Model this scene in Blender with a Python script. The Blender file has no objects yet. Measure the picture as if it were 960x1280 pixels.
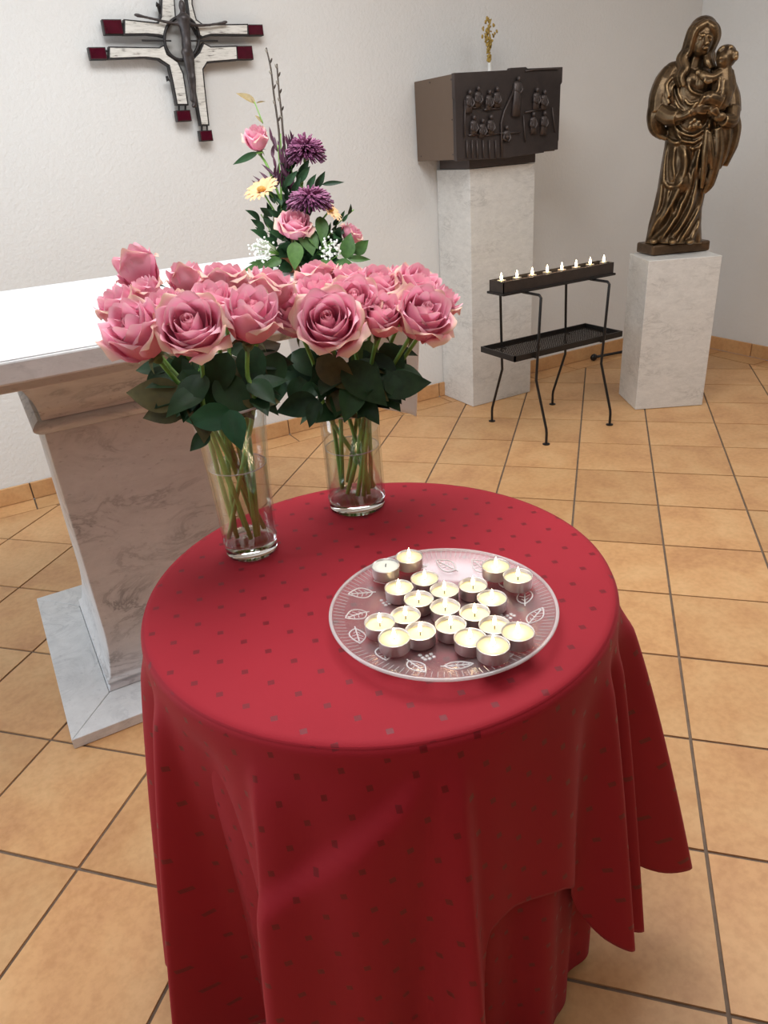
import bpy, bmesh, math, random
import numpy as np
from mathutils import Vector, Matrix, Quaternion
random.seed(7)
PI = math.pi
scene = bpy.context.scene
COL = scene.collection

# ------------------------------------------------------------------ camera
CAM_R = Vector((0.86651, -0.49428, -0.06965))
CAM_U = Vector((0.27747, 0.36096, 0.89035))
CAM_F = Vector((0.41494, 0.79082, -0.44993))
CAM_C = Vector((0.0, 0.0, 1.28768))
FPX = 899.77
cam_data = bpy.data.cameras.new('camera')
cam = bpy.data.objects.new('camera', cam_data)
COL.objects.link(cam)
m3 = Matrix((CAM_R, CAM_U, -CAM_F)).transposed().to_quaternion().to_matrix()
cam.matrix_world = Matrix.Translation(CAM_C) @ m3.to_4x4()
cam_data.sensor_fit = 'VERTICAL'
cam_data.sensor_height = 36.0
cam_data.lens = FPX / 1280 * 36.0
cam_data.clip_start = 0.02
scene.camera = cam

# ------------------------------------------------------------------ light and exposure
world = bpy.data.worlds.new('world')
scene.world = world
world.use_nodes = True
world.node_tree.nodes['Background'].inputs[0].default_value = (0.9, 0.95, 1.0, 1)
world.node_tree.nodes['Background'].inputs[1].default_value = 0.35


def area_light(name, loc, target, sx, sy, power, col):
    ld = bpy.data.lights.new(name, 'AREA')
    ld.shape = 'RECTANGLE'
    ld.size, ld.size_y = sx, sy
    ld.energy = power
    ld.color = col
    o = bpy.data.objects.new(name, ld)
    o.location = loc
    o.rotation_euler = (Vector(target) - Vector(loc)).to_track_quat('-Z', 'Y').to_euler()
    COL.objects.link(o)
    return o


area_light('ceiling_and_fill_lamp', (0.7, 1.45, 2.72), (0.7, 1.45, 0), 1.3, 1.3, 48, (0.94, 0.975, 1.0))
area_light('ceiling_and_fill_lamp', (2.7, 0.75, 2.72), (2.7, 0.75, 0), 1.2, 1.2, 20, (0.98, 0.975, 0.96))
area_light('ceiling_and_fill_lamp', (-0.7, -0.7, 2.72), (-0.7, -0.7, 0), 1.2, 1.2, 11, (0.95, 0.975, 1.0))  # added fill behind the camera, no lamp known there; brightens column and roses
area_light('daylight_window', (-2.3, 2.3, 1.45), (1.0, 2.3, 1.0), 1.2, 1.8, 36, (0.76, 0.89, 1.0))
scene.view_settings.view_transform = 'Standard'
scene.view_settings.look = 'None'
scene.view_settings.gamma = 1.0
scene.view_settings.use_curve_mapping = False
scene.view_settings.exposure = 0.15


# ------------------------------------------------------------------ measuring helpers (rays of the surveyed camera)
def ray(x, y):
    return CAM_R * ((x - 480) / FPX) - CAM_U * ((y - 640) / FPX) + CAM_F


def at_z(x, y, z):
    d = ray(x, y)
    return CAM_C + d * ((z - CAM_C.z) / d.z)


def at_y(x, y, Y):
    d = ray(x, y)
    return CAM_C + d * (Y / d.y)


def at_d(x, y, t):
    return CAM_C + ray(x, y) * t


def seen(p, margin=0):
    d = Vector(p) - CAM_C
    z = d.dot(CAM_F)
    if z < 0.1:
        return False
    x = 480 + FPX * d.dot(CAM_R) / z
    y = 640 - FPX * d.dot(CAM_U) / z
    return -margin < x < 960 + margin and -margin < y < 1280 + margin


def sm(a, b, x):
    t = max(0.0, min(1.0, (x - a) / (b - a)))
    return t * t * (3 - 2 * t)


def interp(tab, x):
    if x <= tab[0][0]:
        return tab[0][1]
    for (a, va), (b, vb) in zip(tab, tab[1:]):
        if x <= b:
            return va + (vb - va) * (x - a) / (b - a)
    return tab[-1][1]


# ------------------------------------------------------------------ mesh helpers
class MB:
    def __init__(s):
        s.v, s.f, s.uv = [], [], {}

    def add(s, vs, fs):
        n = len(s.v)
        s.v += [Vector(q) for q in vs]
        s.f += [tuple(i + n for i in fc) for fc in fs]
        return s

    def box(s, c, size, rz=0.0):
        hx, hy, hz = size[0] / 2, size[1] / 2, size[2] / 2
        co, si = math.cos(rz), math.sin(rz)
        vs = []
        for dz in (-hz, hz):
            for dx, dy in ((-hx, -hy), (hx, -hy), (hx, hy), (-hx, hy)):
                vs.append((c[0] + dx * co - dy * si, c[1] + dx * si + dy * co, c[2] + dz))
        return s.add(vs, [(3, 2, 1, 0), (4, 5, 6, 7), (0, 1, 5, 4), (1, 2, 6, 5), (2, 3, 7, 6), (3, 0, 4, 7)])

    def lathe(s, c, prof, n=32, closed=False):
        vs, fs = [], []
        m = len(prof)
        for r, z in prof:
            for k in range(n):
                a = 2 * PI * k / n
                vs.append((c[0] + r * math.cos(a), c[1] + r * math.sin(a), c[2] + z))
        for i in range(m if closed else m - 1):
            j = (i + 1) % m
            for k in range(n):
                l = (k + 1) % n
                fs.append((i * n + k, i * n + l, j * n + l, j * n + k))
        if not closed:
            if prof[0][0] > 1e-6:
                fs.append(tuple(range(n - 1, -1, -1)))
            if prof[-1][0] > 1e-6:
                fs.append(tuple((m - 1) * n + k for k in range(n)))
        return s.add(vs, fs)

    def tube(s, pts, rad, n=8, flat=1.0, flat_axis=None):
        pts = [Vector(q) for q in pts]
        if not isinstance(rad, (list, tuple)):
            rad = [rad] * len(pts)
        vs, fs = [], []
        prev = None
        for i, q in enumerate(pts):
            t = (pts[min(i + 1, len(pts) - 1)] - pts[max(i - 1, 0)])
            t = t.normalized() if t.length > 1e-9 else Vector((0, 0, 1))
            if prev is None:
                a = flat_axis if flat_axis is not None else (Vector((0, 0, 1)) if abs(t.z) < 0.9 else Vector((1, 0, 0)))
                u = (a - t * a.dot(t)).normalized()
            else:
                u = (prev - t * prev.dot(t)).normalized()
            prev = u
            w = t.cross(u)
            for k in range(n):
                an = 2 * PI * k / n
                vs.append(q + u * (math.cos(an) * rad[i] * flat) + w * (math.sin(an) * rad[i]))
        m = len(pts)
        for i in range(m - 1):
            for k in range(n):
                l = (k + 1) % n
                fs.append((i * n + k, i * n + l, (i + 1) * n + l, (i + 1) * n + k))
        fs.append(tuple(range(n - 1, -1, -1)))
        fs.append(tuple((m - 1) * n + k for k in range(n)))
        return s.add(vs, fs)

    def ellipsoid(s, c, r, n=14, m=9, mat=None):
        vs, fs = [], []
        c = Vector(c)
        for i in range(m + 1):
            th = PI * i / m
            for k in range(n):
                a = 2 * PI * k / n
                q = Vector((r[0] * math.sin(th) * math.cos(a), r[1] * math.sin(th) * math.sin(a), -r[2] * math.cos(th)))
                if mat is not None:
                    q = mat @ q
                vs.append(c + q)
        for i in range(m):
            for k in range(n):
                l = (k + 1) % n
                fs.append((i * n + k, i * n + l, (i + 1) * n + l, (i + 1) * n + k))
        return s.add(vs, fs)

    def prism(s, poly, off):
        """poly: list of 3D points (counter-clockwise seen against off); off: extrusion vector"""
        n = len(poly)
        off = Vector(off)
        vs = [Vector(q) for q in poly] + [Vector(q) + off for q in poly]
        fs = [tuple(range(n - 1, -1, -1)), tuple(range(n, 2 * n))]
        for k in range(n):
            l = (k + 1) % n
            fs.append((k, l, n + l, n + k))
        return s.add(vs, fs)

    def grid(s, fn, nu, nv, uv=False):
        n = len(s.v)
        for i in range(nu + 1):
            for j in range(nv + 1):
                s.v.append(Vector(fn(i / nu, j / nv)))
                if uv:
                    s.uv[len(s.v) - 1] = (i / nu, j / nv)
        for i in range(nu):
            for j in range(nv):
                a = n + i * (nv + 1) + j
                s.f.append((a, a + nv + 1, a + nv + 2, a + 1))
        return s

    def mesh(s, name, off=None, smooth=False, weld=False):
        me = bpy.data.meshes.new(name)
        o = Vector(off) if off is not None else Vector()
        me.from_pydata([tuple(q - o) for q in s.v], [], s.f)
        if s.uv:
            lay = me.uv_layers.new(name='UVMap')
            for lp in me.loops:
                lay.data[lp.index].uv = s.uv.get(lp.vertex_index, (0, 0))
        bm = bmesh.new()
        bm.from_mesh(me)
        if weld:
            bmesh.ops.remove_doubles(bm, verts=bm.verts, dist=1e-5)
        if not s.uv:
            bmesh.ops.recalc_face_normals(bm, faces=bm.faces)
        bm.to_mesh(me)
        bm.free()
        if smooth:
            for pl in me.polygons:
                pl.use_smooth = True
        return me


def world_off(o):
    v = Vector()
    while o is not None:
        v += o.location
        o = o.parent
    return v


def tag(o, label=None, cat=None, group=None, kind=None):
    if label:
        o['label'] = label
    if cat:
        o['category'] = cat
    if group:
        o['group'] = group
    if kind:
        o['kind'] = kind
    return o


def empty(name, loc, label, cat, group=None):
    o = bpy.data.objects.new(name, None)
    o.empty_display_size = 0.05
    o.location = loc
    COL.objects.link(o)
    return tag(o, label, cat, group)


def link_mesh(name, me, material, parent=None):
    o = bpy.data.objects.new(name, me)
    if material is not None and not me.materials:
        me.materials.append(material)
    COL.objects.link(o)
    o.parent = parent
    return o


def build(name, mb, material, parent=None, smooth=False, loc=None, bevel=0.0, auto=None, weld=False):
    """mb is in world coordinates; the object sits at loc (top level) or in its parent's frame"""
    off = Vector(loc) if loc is not None else Vector()
    if parent is not None:
        off = world_off(parent)
    me = mb.mesh(name, off, smooth, weld)
    o = link_mesh(name, me, material, parent)
    if loc is not None and parent is None:
        o.location = loc
    if bevel > 0:
        md = o.modifiers.new('bevel', 'BEVEL')
        md.width = bevel
        md.segments = 2
        md.limit_method = 'ANGLE'
        md.angle_limit = 0.6
    if auto is not None:
        try:
            me.set_sharp_from_angle(angle=auto)
        except Exception:
            pass
    return o


def bez(pts, n=12):
    """Catmull-Rom through pts"""
    pts = [Vector(q) for q in pts]
    if len(pts) == 2:
        return [pts[0].lerp(pts[1], i / n) for i in range(n + 1)]
    out = []
    P = [pts[0] * 2 - pts[1]] + pts + [pts[-1] * 2 - pts[-2]]
    seg = max(2, n // (len(pts) - 1))
    for i in range(1, len(P) - 2):
        for k in range(seg):
            t = k / seg
            a, b, c, d = P[i - 1], P[i], P[i + 1], P[i + 2]
            out.append(0.5 * ((2 * b) + (c - a) * t + (2 * a - 5 * b + 4 * c - d) * t * t + (3 * b - a - 3 * c + d) * t ** 3))
    out.append(pts[-1])
    return out


# ------------------------------------------------------------------ materials
def new_mat(name):
    m = bpy.data.materials.new(name)
    m.use_nodes = True
    nt = m.node_tree
    return m, nt, nt.nodes['Principled BSDF']


def nd(nt, kind, **kw):
    n = nt.nodes.new(kind)
    for k, v in kw.items():
        setattr(n, k, v)
    return n


def sset(n, **kw):
    for k, v in kw.items():
        n.inputs[k.replace('_', ' ')].default_value = v
    return n


def ramp(nt, src, stops):
    r = nt.nodes.new('ShaderNodeValToRGB')
    el = r.color_ramp.elements
    while len(el) < len(stops):
        el.new(0.5)
    for e, (p, c) in zip(el, stops):
        e.position = p
        e.color = (*c, 1) if len(c) == 3 else c
    nt.links.new(src, r.inputs[0])
    return r.outputs[0]


def mix(nt, fac, a, b, mode='MIX'):
    m = nt.nodes.new('ShaderNodeMix')
    m.data_type = 'RGBA'
    m.blend_type = mode
    for sock, val in ((m.inputs[0], fac), (m.inputs[6], a), (m.inputs[7], b)):
        if hasattr(val, 'links'):
            nt.links.new(val, sock)
        elif isinstance(val, (int, float)):
            sock.default_value = val
        else:
            sock.default_value = (*val, 1)
    return m.outputs[2]


def math_n(nt, op, a, b=0.0):
    m = nt.nodes.new('ShaderNodeMath')
    m.operation = op
    for sock, val in ((m.inputs[0], a), (m.inputs[1], b)):
        if hasattr(val, 'links'):
            nt.links.new(val, sock)
        else:
            sock.default_value = val
    return m.outputs[0]


def noise(nt, vec, scale, detail=4, rough=0.5, dist=0.0):
    n = nt.nodes.new('ShaderNodeTexNoise')
    n.inputs['Scale'].default_value = scale
    n.inputs['Detail'].default_value = detail
    n.inputs['Roughness'].default_value = rough
    n.inputs['Distortion'].default_value = dist
    if vec is not None:
        nt.links.new(vec, n.inputs['Vector'])
    return n.outputs[0]


def bump(nt, bsdf, h, strength, dist=0.01):
    b = nt.nodes.new('ShaderNodeBump')
    b.inputs['Strength'].default_value = strength
    b.inputs['Distance'].default_value = dist
    nt.links.new(h, b.inputs['Height'])
    nt.links.new(b.outputs[0], bsdf.inputs['Normal'])


def wpos(nt):
    return nt.nodes.new('ShaderNodeNewGeometry').outputs['Position']


def simple(name, col, rough=0.5, metal=0.0, var=0.0, vscale=30, bmp=0.0, coat=0.0, spec=None):
    m, nt, b = new_mat(name)
    b.inputs['Base Color'].default_value = (*col, 1)
    b.inputs['Roughness'].default_value = rough
    b.inputs['Metallic'].default_value = metal
    b.inputs['Coat Weight'].default_value = coat
    if spec is not None:
        b.inputs['Specular IOR Level'].default_value = spec
    if var or bmp:
        n = noise(nt, wpos(nt), vscale, 4)
        if var:
            c = ramp(nt, n, [(0.3, tuple(q * (1 - var) for q in col)), (0.7, tuple(min(1, q * (1 + var)) for q in col))])
            nt.links.new(c, b.inputs['Base Color'])
        if bmp:
            bump(nt, b, n, bmp, 0.004)
    return m


def m_wall():
    m, nt, b = new_mat('stucco_white')
    p = wpos(nt)
    n1 = noise(nt, p, 60, 3, 0.6)
    n2 = noise(nt, p, 1.3, 2)
    nt.links.new(ramp(nt, n2, [(0.3, (0.75, 0.745, 0.725)), (0.7, (0.80, 0.795, 0.775))]), b.inputs['Base Color'])
    b.inputs['Roughness'].default_value = 0.9
    bump(nt, b, n1, 0.5, 0.006)
    return m


def m_tile(name='terracotta_tile', fixed=False):
    m, nt, b = new_mat(name)
    p = wpos(nt)
    oi = nt.nodes.new('ShaderNodeObjectInfo')
    add = nt.nodes.new('ShaderNodeVectorMath')
    add.operation = 'ADD'
    sc = nt.nodes.new('ShaderNodeVectorMath')
    sc.operation = 'SCALE'
    nt.links.new(oi.outputs['Random'], sc.inputs['Scale'])
    sc.inputs[0].default_value = (13.0, 7.0, 5.0)
    nt.links.new(p, add.inputs[0])
    nt.links.new(sc.outputs[0], add.inputs[1])
    v = add.outputs[0]
    n1 = noise(nt, v, 5.0, 5, 0.6, 0.4)
    n2 = noise(nt, v, 60, 3, 0.6)
    c = ramp(nt, n1, [(0.25, (0.47, 0.225, 0.09)), (0.48, (0.60, 0.325, 0.135)), (0.75, (0.68, 0.42, 0.195))])
    c2 = mix(nt, 0.16, c, ramp(nt, n2, [(0.35, (0.35, 0.18, 0.09)), (0.6, (0.72, 0.44, 0.25))]))
    hs = nt.nodes.new('ShaderNodeHueSaturation')
    nt.links.new(c2, hs.inputs['Color'])
    vv = nt.nodes.new('ShaderNodeMapRange')
    vv.inputs['To Min'].default_value = 0.9
    vv.inputs['To Max'].default_value = 1.08
    nt.links.new(oi.outputs['Random'], vv.inputs['Value'])
    nt.links.new(vv.outputs[0], hs.inputs['Value'])
    nt.links.new(hs.outputs[0], b.inputs['Base Color'])
    b.inputs['Roughness'].default_value = 0.42
    bump(nt, b, n2, 0.06, 0.002)
    return m


def m_marble(name, base, vein, warm=(0, 0, 0), scale=1.0, amount=0.7):
    m, nt, b = new_mat(name)
    p = wpos(nt)
    mp = nt.nodes.new('ShaderNodeMapping')
    mp.inputs['Rotation'].default_value = (0.3, 0.7, 0.4)
    mp.inputs['Scale'].default_value = (1.0, 1.0, 2.2)
    nt.links.new(p, mp.inputs[0])
    v = mp.outputs[0]
    n1 = noise(nt, v, 3.5 * scale, 9, 0.62, 1.4)
    ve = math_n(nt, 'ABSOLUTE', math_n(nt, 'SUBTRACT', n1, 0.5))
    veins = ramp(nt, ve, [(0.0, (1, 1, 1)), (0.035, (0.25, 0.25, 0.25)), (0.12, (0, 0, 0))])
    n2 = noise(nt, v, 9 * scale, 8, 0.7, 0.6)
    cloud = ramp(nt, n2, [(0.35, tuple(q * 0.86 for q in base)), (0.65, base)])
    mask = ramp(nt, noise(nt, v, 2.2 * scale, 3), [(0.4, (0, 0, 0)), (0.65, (amount,) * 3)])
    mm = nt.nodes.new('ShaderNodeMath')
    mm.operation = 'MULTIPLY'
    nt.links.new(veins, mm.inputs[0])
    nt.links.new(mask, mm.inputs[1])
    c = mix(nt, mm.outputs[0], cloud, vein)
    specks = ramp(nt, noise(nt, v, 38 * scale, 3, 0.6), [(0.62, (0, 0, 0)), (0.75, (0.45, 0.45, 0.45))])
    c = mix(nt, specks, c, vein)
    nt.links.new(c, b.inputs['Base Color'])
    b.inputs['Roughness'].default_value = 0.38
    return m


def m_cloth_red():
    m, nt, b = new_mat('red_damask')
    uv = nt.nodes.new('ShaderNodeUVMap')
    sep = nt.nodes.new('ShaderNodeSeparateXYZ')
    nt.links.new(uv.outputs[0], sep.inputs[0])

    def cell(s, size):
        a = math_n(nt, 'DIVIDE', s, size)
        fr = math_n(nt, 'FRACT', a)
        return math_n(nt, 'MULTIPLY', math_n(nt, 'ABSOLUTE', math_n(nt, 'SUBTRACT', fr, 0.5)), size)
    du = cell(sep.outputs[0], 0.0415)
    dv = cell(sep.outputs[1], 0.0447)
    d = math_n(nt, 'ADD', du, dv)
    dia = math_n(nt, 'LESS_THAN', d, 0.0058)
    n = noise(nt, wpos(nt), 3.0, 3)
    base = ramp(nt, n, [(0.3, (0.30, 0.009, 0.020)), (0.7, (0.35, 0.012, 0.025))])
    c = mix(nt, math_n(nt, 'MULTIPLY', dia, 0.6), base, (0.09, 0.004, 0.008))
    nt.links.new(c, b.inputs['Base Color'])
    ro = math_n(nt, 'SUBTRACT', 0.72, math_n(nt, 'MULTIPLY', dia, 0.3))
    nt.links.new(ro, b.inputs['Roughness'])
    b.inputs['Sheen Weight'].default_value = 0.08
    b.inputs['Sheen Roughness'].default_value = 0.4
    b.inputs['Sheen Tint'].default_value = (1, 0.55, 0.6, 1)
    b.inputs['Specular IOR Level'].default_value = 0.25
    w1 = noise(nt, wpos(nt), 900, 2)
    bump(nt, b, w1, 0.12, 0.001)
    return m


def m_thin_glass(name, tint=(0.97, 0.985, 0.98), milky=0.0, rough=0.02, gloss=1.0):
    m = bpy.data.materials.new(name)
    m.use_nodes = True
    nt = m.node_tree
    nt.nodes.clear()
    out = nt.nodes.new('ShaderNodeOutputMaterial')
    tr = nt.nodes.new('ShaderNodeBsdfTransparent')
    tr.inputs[0].default_value = (*tint, 1)
    gl = nt.nodes.new('ShaderNodeBsdfGlossy')
    gl.inputs['Roughness'].default_value = rough
    lw = nt.nodes.new('ShaderNodeLayerWeight')
    lw.inputs['Blend'].default_value = 0.22
    fac = math_n(nt, 'MINIMUM', math_n(nt, 'ADD', math_n(nt, 'MULTIPLY', lw.outputs['Facing'], 0.55 * gloss), 0.03), 1.0)
    mx = nt.nodes.new('ShaderNodeMixShader')
    nt.links.new(fac, mx.inputs[0])
    nt.links.new(tr.outputs[0], mx.inputs[1])
    nt.links.new(gl.outputs[0], mx.inputs[2])
    res = mx.outputs[0]
    if milky > 0:
        df = nt.nodes.new('ShaderNodeBsdfDiffuse')
        df.inputs[0].default_value = (0.92, 0.9, 0.9, 1)
        m2 = nt.nodes.new('ShaderNodeMixShader')
        m2.inputs[0].default_value = milky
        nt.links.new(res, m2.inputs[1])
        nt.links.new(df.outputs[0], m2.inputs[2])
        res = m2.outputs[0]
    nt.links.new(res, out.inputs[0])
    return m


def m_solid_glass():
    m, nt, b = new_mat('solid_glass')
    b.inputs['Base Color'].default_value = (0.97, 1, 0.985, 1)
    b.inputs['Transmission Weight'].default_value = 1.0
    b.inputs['Roughness'].default_value = 0.02
    b.inputs['IOR'].default_value = 1.5
    return m


def m_petal(name, inner, mid, edge, edge_amt):
    m, nt, b = new_mat(name)
    uv = nt.nodes.new('ShaderNodeUVMap')
    sep = nt.nodes.new('ShaderNodeSeparateXYZ')
    nt.links.new(uv.outputs[0], sep.inputs[0])
    oi = nt.nodes.new('ShaderNodeObjectInfo')
    au = math_n(nt, 'ABSOLUTE', math_n(nt, 'SUBTRACT', math_n(nt, 'MULTIPLY', sep.outputs[0], 2.0), 1.0))
    rim = math_n(nt, 'MAXIMUM', sep.outputs[1], math_n(nt, 'MULTIPLY', au, math_n(nt, 'ADD', 0.55, math_n(nt, 'MULTIPLY', sep.outputs[1], 0.45))))
    n = noise(nt, wpos(nt), 55, 3)
    rim2 = math_n(nt, 'ADD', rim, math_n(nt, 'MULTIPLY', math_n(nt, 'SUBTRACT', n, 0.5), 0.16))
    c = ramp(nt, sep.outputs[1], [(0.0, edge), (0.16, inner), (0.6, mid), (1.0, mid)])
    e = ramp(nt, rim2, [(0.80, (0, 0, 0)), (0.99, (edge_amt,) * 3)])
    c = mix(nt, e, c, edge)
    hs = nt.nodes.new('ShaderNodeHueSaturation')
    vv = nt.nodes.new('ShaderNodeMapRange')
    vv.inputs['To Min'].default_value = 0.9
    vv.inputs['To Max'].default_value = 1.08
    nt.links.new(oi.outputs['Random'], vv.inputs['Value'])
    nt.links.new(vv.outputs[0], hs.inputs['Value'])
    nt.links.new(c, hs.inputs['Color'])
    nt.links.new(hs.outputs[0], b.inputs['Base Color'])
    b.inputs['Roughness'].default_value = 0.6
    b.inputs['Specular IOR Level'].default_value = 0.25
    tl = nt.nodes.new('ShaderNodeBsdfTranslucent')
    nt.links.new(hs.outputs[0], tl.inputs[0])
    mx = nt.nodes.new('ShaderNodeMixShader')
    mx.inputs[0].default_value = 0.3
    out = nt.nodes['Material Output']
    nt.links.new(b.outputs[0], mx.inputs[1])
    nt.links.new(tl.outputs[0], mx.inputs[2])
    nt.links.new(mx.outputs[0], out.inputs[0])
    return m


def m_leaf(name, a, c, rough=0.52):
    m, nt, b = new_mat(name)
    oi = nt.nodes.new('ShaderNodeObjectInfo')
    col = ramp(nt, oi.outputs['Random'], [(0.0, a), (0.55, tuple((x + y) / 2 for x, y in zip(a, c))), (1.0, c)])
    n = noise(nt, wpos(nt), 90, 3)
    col2 = mix(nt, 0.25, col, ramp(nt, n, [(0.3, tuple(q * 0.5 for q in a)), (0.7, tuple(q * 1.3 for q in c))]))
    nt.links.new(col2, b.inputs['Base Color'])
    b.inputs['Roughness'].default_value = rough
    b.inputs['Specular IOR Level'].default_value = 0.3
    return m


def m_bronze(name, dark, mid, gold, metal=0.75, rough=0.42, point=True):
    m, nt, b = new_mat(name)
    n = noise(nt, wpos(nt), 22, 5, 0.65)
    c = ramp(nt, n, [(0.3, dark), (0.7, mid)])
    if point:
        g = nt.nodes.new('ShaderNodeNewGeometry')
        pt = ramp(nt, g.outputs['Pointiness'], [(0.506, (0, 0, 0)), (0.575, (0.75, 0.75, 0.75))])
        c = mix(nt, pt, c, gold)
    nt.links.new(c, b.inputs['Base Color'])
    b.inputs['Metallic'].default_value = metal
    b.inputs['Roughness'].default_value = rough
    bump(nt, b, noise(nt, wpos(nt), 160, 3), 0.15, 0.003)
    return m


def m_emit(name, col, strength):
    m = bpy.data.materials.new(name)
    m.use_nodes = True
    nt = m.node_tree
    nt.nodes.clear()
    out = nt.nodes.new('ShaderNodeOutputMaterial')
    e = nt.nodes.new('ShaderNodeEmission')
    e.inputs[0].default_value = (*col, 1)
    e.inputs[1].default_value = strength
    nt.links.new(e.outputs[0], out.inputs[0])
    return m


def m_wood_white():
    m, nt, b = new_mat('whitewashed_wood')
    p = wpos(nt)
    mp = nt.nodes.new('ShaderNodeMapping')
    mp.inputs['Scale'].default_value = (9, 30, 60)
    nt.links.new(p, mp.inputs[0])
    n = noise(nt, mp.outputs[0], 3.0, 4, 0.6)
    c = ramp(nt, n, [(0.28, (0.12, 0.10, 0.09)), (0.42, (0.62, 0.6, 0.55)), (0.6, (0.74, 0.72, 0.67))])
    nt.links.new(c, b.inputs['Base Color'])
    b.inputs['Roughness'].default_value = 0.7
    return m


M = {}
M['wall'] = m_wall()
M['ceiling'] = simple('ceiling_paint', (0.8, 0.79, 0.77), 0.9, var=0.03)
M['tile'] = m_tile()
M['grout'] = simple('grout', (0.17, 0.12, 0.085), 0.9, var=0.2, vscale=40)
M['marble_altar'] = m_marble('altar_marble', (0.69, 0.69, 0.70), (0.22, 0.22, 0.235), scale=1.3, amount=0.85)
M['marble_plinth'] = m_marble('plinth_marble', (0.73, 0.735, 0.74), (0.38, 0.39, 0.41), scale=2.0, amount=0.6)
M['marble_pillar'] = m_marble('pillar_marble', (0.73, 0.715, 0.68), (0.38, 0.37, 0.35), scale=2.6, amount=0.55)
M['linen'] = simple('white_linen', (0.86, 0.86, 0.87), 0.85, bmp=0.08, vscale=500)
M['red'] = m_cloth_red()
M['table_wood'] = simple('table_wood', (0.22, 0.13, 0.07), 0.5, var=0.2)
M['dark_metal'] = simple('black_metal', (0.012, 0.011, 0.011), 0.42, 0.3, var=0.15)
M['box_metal'] = simple('brown_black_metal', (0.035, 0.026, 0.022), 0.5, 0.3, var=0.2)
M['sand'] = simple('dark_sand', (0.16, 0.1, 0.07), 0.9, var=0.3, vscale=200, bmp=0.4)
M['glass'] = m_thin_glass('vase_glass')
M['water'] = m_thin_glass('vase_water', (0.93, 0.955, 0.93), rough=0.01, gloss=1.3)
M['solid_glass'] = m_solid_glass()
M['plate_glass'] = m_thin_glass('plate_glass', (0.96, 0.95, 0.95), milky=0.045, rough=0.28, gloss=0.8)
M['emboss_leaf'] = m_thin_glass('embossed_leaf_glass', (0.98, 0.97, 0.97), milky=0.5, rough=0.2)
M['emboss'] = m_thin_glass('embossed_glass', (0.98, 0.97, 0.97), milky=0.30, rough=0.15)
M['alu'] = simple('aluminium', (0.72, 0.68, 0.67), 0.32, 0.85, var=0.06)
m, nt, b = new_mat('candle_wax')
b.inputs['Base Color'].default_value = (0.92, 0.74, 0.42, 1)
b.inputs['Roughness'].default_value = 0.35
b.inputs['Subsurface Weight'].default_value = 0.6
b.inputs['Subsurface Radius'].default_value = (0.01, 0.007, 0.004)
b.inputs['Subsurface Scale'].default_value = 1.0
M['wax'] = m
M['wax_cold'] = simple('cold_wax', (0.76, 0.76, 0.66), 0.5, var=0.04)
M['wick'] = simple('burnt_wick', (0.03, 0.02, 0.015), 0.9, var=0.3)
M['flame'] = m_emit('flame', (1.0, 0.78, 0.45), 22)
M['petal_in'] = m_petal('pink_petal', (0.85, 0.17, 0.35), (0.94, 0.42, 0.565), (0.95, 0.64, 0.66), 0.6)
M['petal_out'] = m_petal('cream_edged_petal', (0.86, 0.27, 0.41), (0.94, 0.47, 0.58), (0.91, 0.68, 0.50), 0.85)
M['stem'] = simple('rose_stem', (0.17, 0.36, 0.06), 0.45, var=0.2, vscale=40)
M['leaf'] = m_leaf('rose_leaf', (0.010, 0.034, 0.015), (0.028, 0.085, 0.03))
M['leaf_olive'] = m_leaf('olive_leaf', (0.06, 0.055, 0.02), (0.12, 0.11, 0.035))
M['leaf_bright'] = m_leaf('bright_leaf', (0.03, 0.085, 0.02), (0.09, 0.18, 0.045))
M['leaf_front'] = m_leaf('broad_green_leaf', (0.014, 0.075, 0.032), (0.02, 0.095, 0.04))
M['calyx'] = simple('calyx', (0.11, 0.15, 0.05), 0.55, var=0.2)
M['terracotta'] = simple('terracotta_pot', (0.38, 0.14, 0.06), 0.8, var=0.15)
M['mum'] = simple('purple_petals', (0.16, 0.04, 0.11), 0.6, var=0.35, vscale=160)
M['mum_tip'] = simple('mauve_petals', (0.33, 0.11, 0.22), 0.6, var=0.3, vscale=160)
M['peach'] = simple('peach_petals', (0.85, 0.52, 0.27), 0.6, var=0.15, vscale=90)
M['peach_heart'] = simple('flower_heart', (0.55, 0.28, 0.06), 0.8, var=0.3, vscale=200)
M['twig'] = simple('twig_bark', (0.055, 0.04, 0.03), 0.8, var=0.35, vscale=60)
M['bud'] = simple('catkin', (0.36, 0.33, 0.28), 0.9, var=0.2, vscale=150)
M['purple_leaf'] = m_leaf('purple_foliage', (0.05, 0.012, 0.03), (0.10, 0.03, 0.06))
M['white_fl'] = simple('tiny_white_flowers', (0.82, 0.83, 0.78), 0.8, var=0.05)
M['tan_leaf'] = m_leaf('tan_leaf', (0.26, 0.19, 0.08), (0.33, 0.25, 0.12))
M['bronze'] = m_bronze('statue_bronze', (0.045, 0.030, 0.017), (0.17, 0.108, 0.056), (0.62, 0.41, 0.2), metal=0.8, rough=0.34)
M['bronze_plain'] = m_bronze('block_bronze', (0.07, 0.042, 0.024), (0.15, 0.092, 0.05), (0.3, 0.2, 0.1), metal=0.6, rough=0.4, point=False)
M['bronze_box'] = m_bronze('box_bronze', (0.014, 0.011, 0.011), (0.032, 0.024, 0.023), (0.10, 0.08, 0.075), metal=0.5, rough=0.46)
M['bronze_lit'] = m_bronze('box_bronze_lit', (0.05, 0.033, 0.027), (0.072, 0.048, 0.038), (0.2, 0.14, 0.1), metal=0.4, rough=0.5)  # lighter copy of the box bronze: stronger light on the side put into colour
M['iron'] = simple('wrought_iron', (0.035, 0.032, 0.033), 0.5, 0.5, var=0.25)
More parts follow.
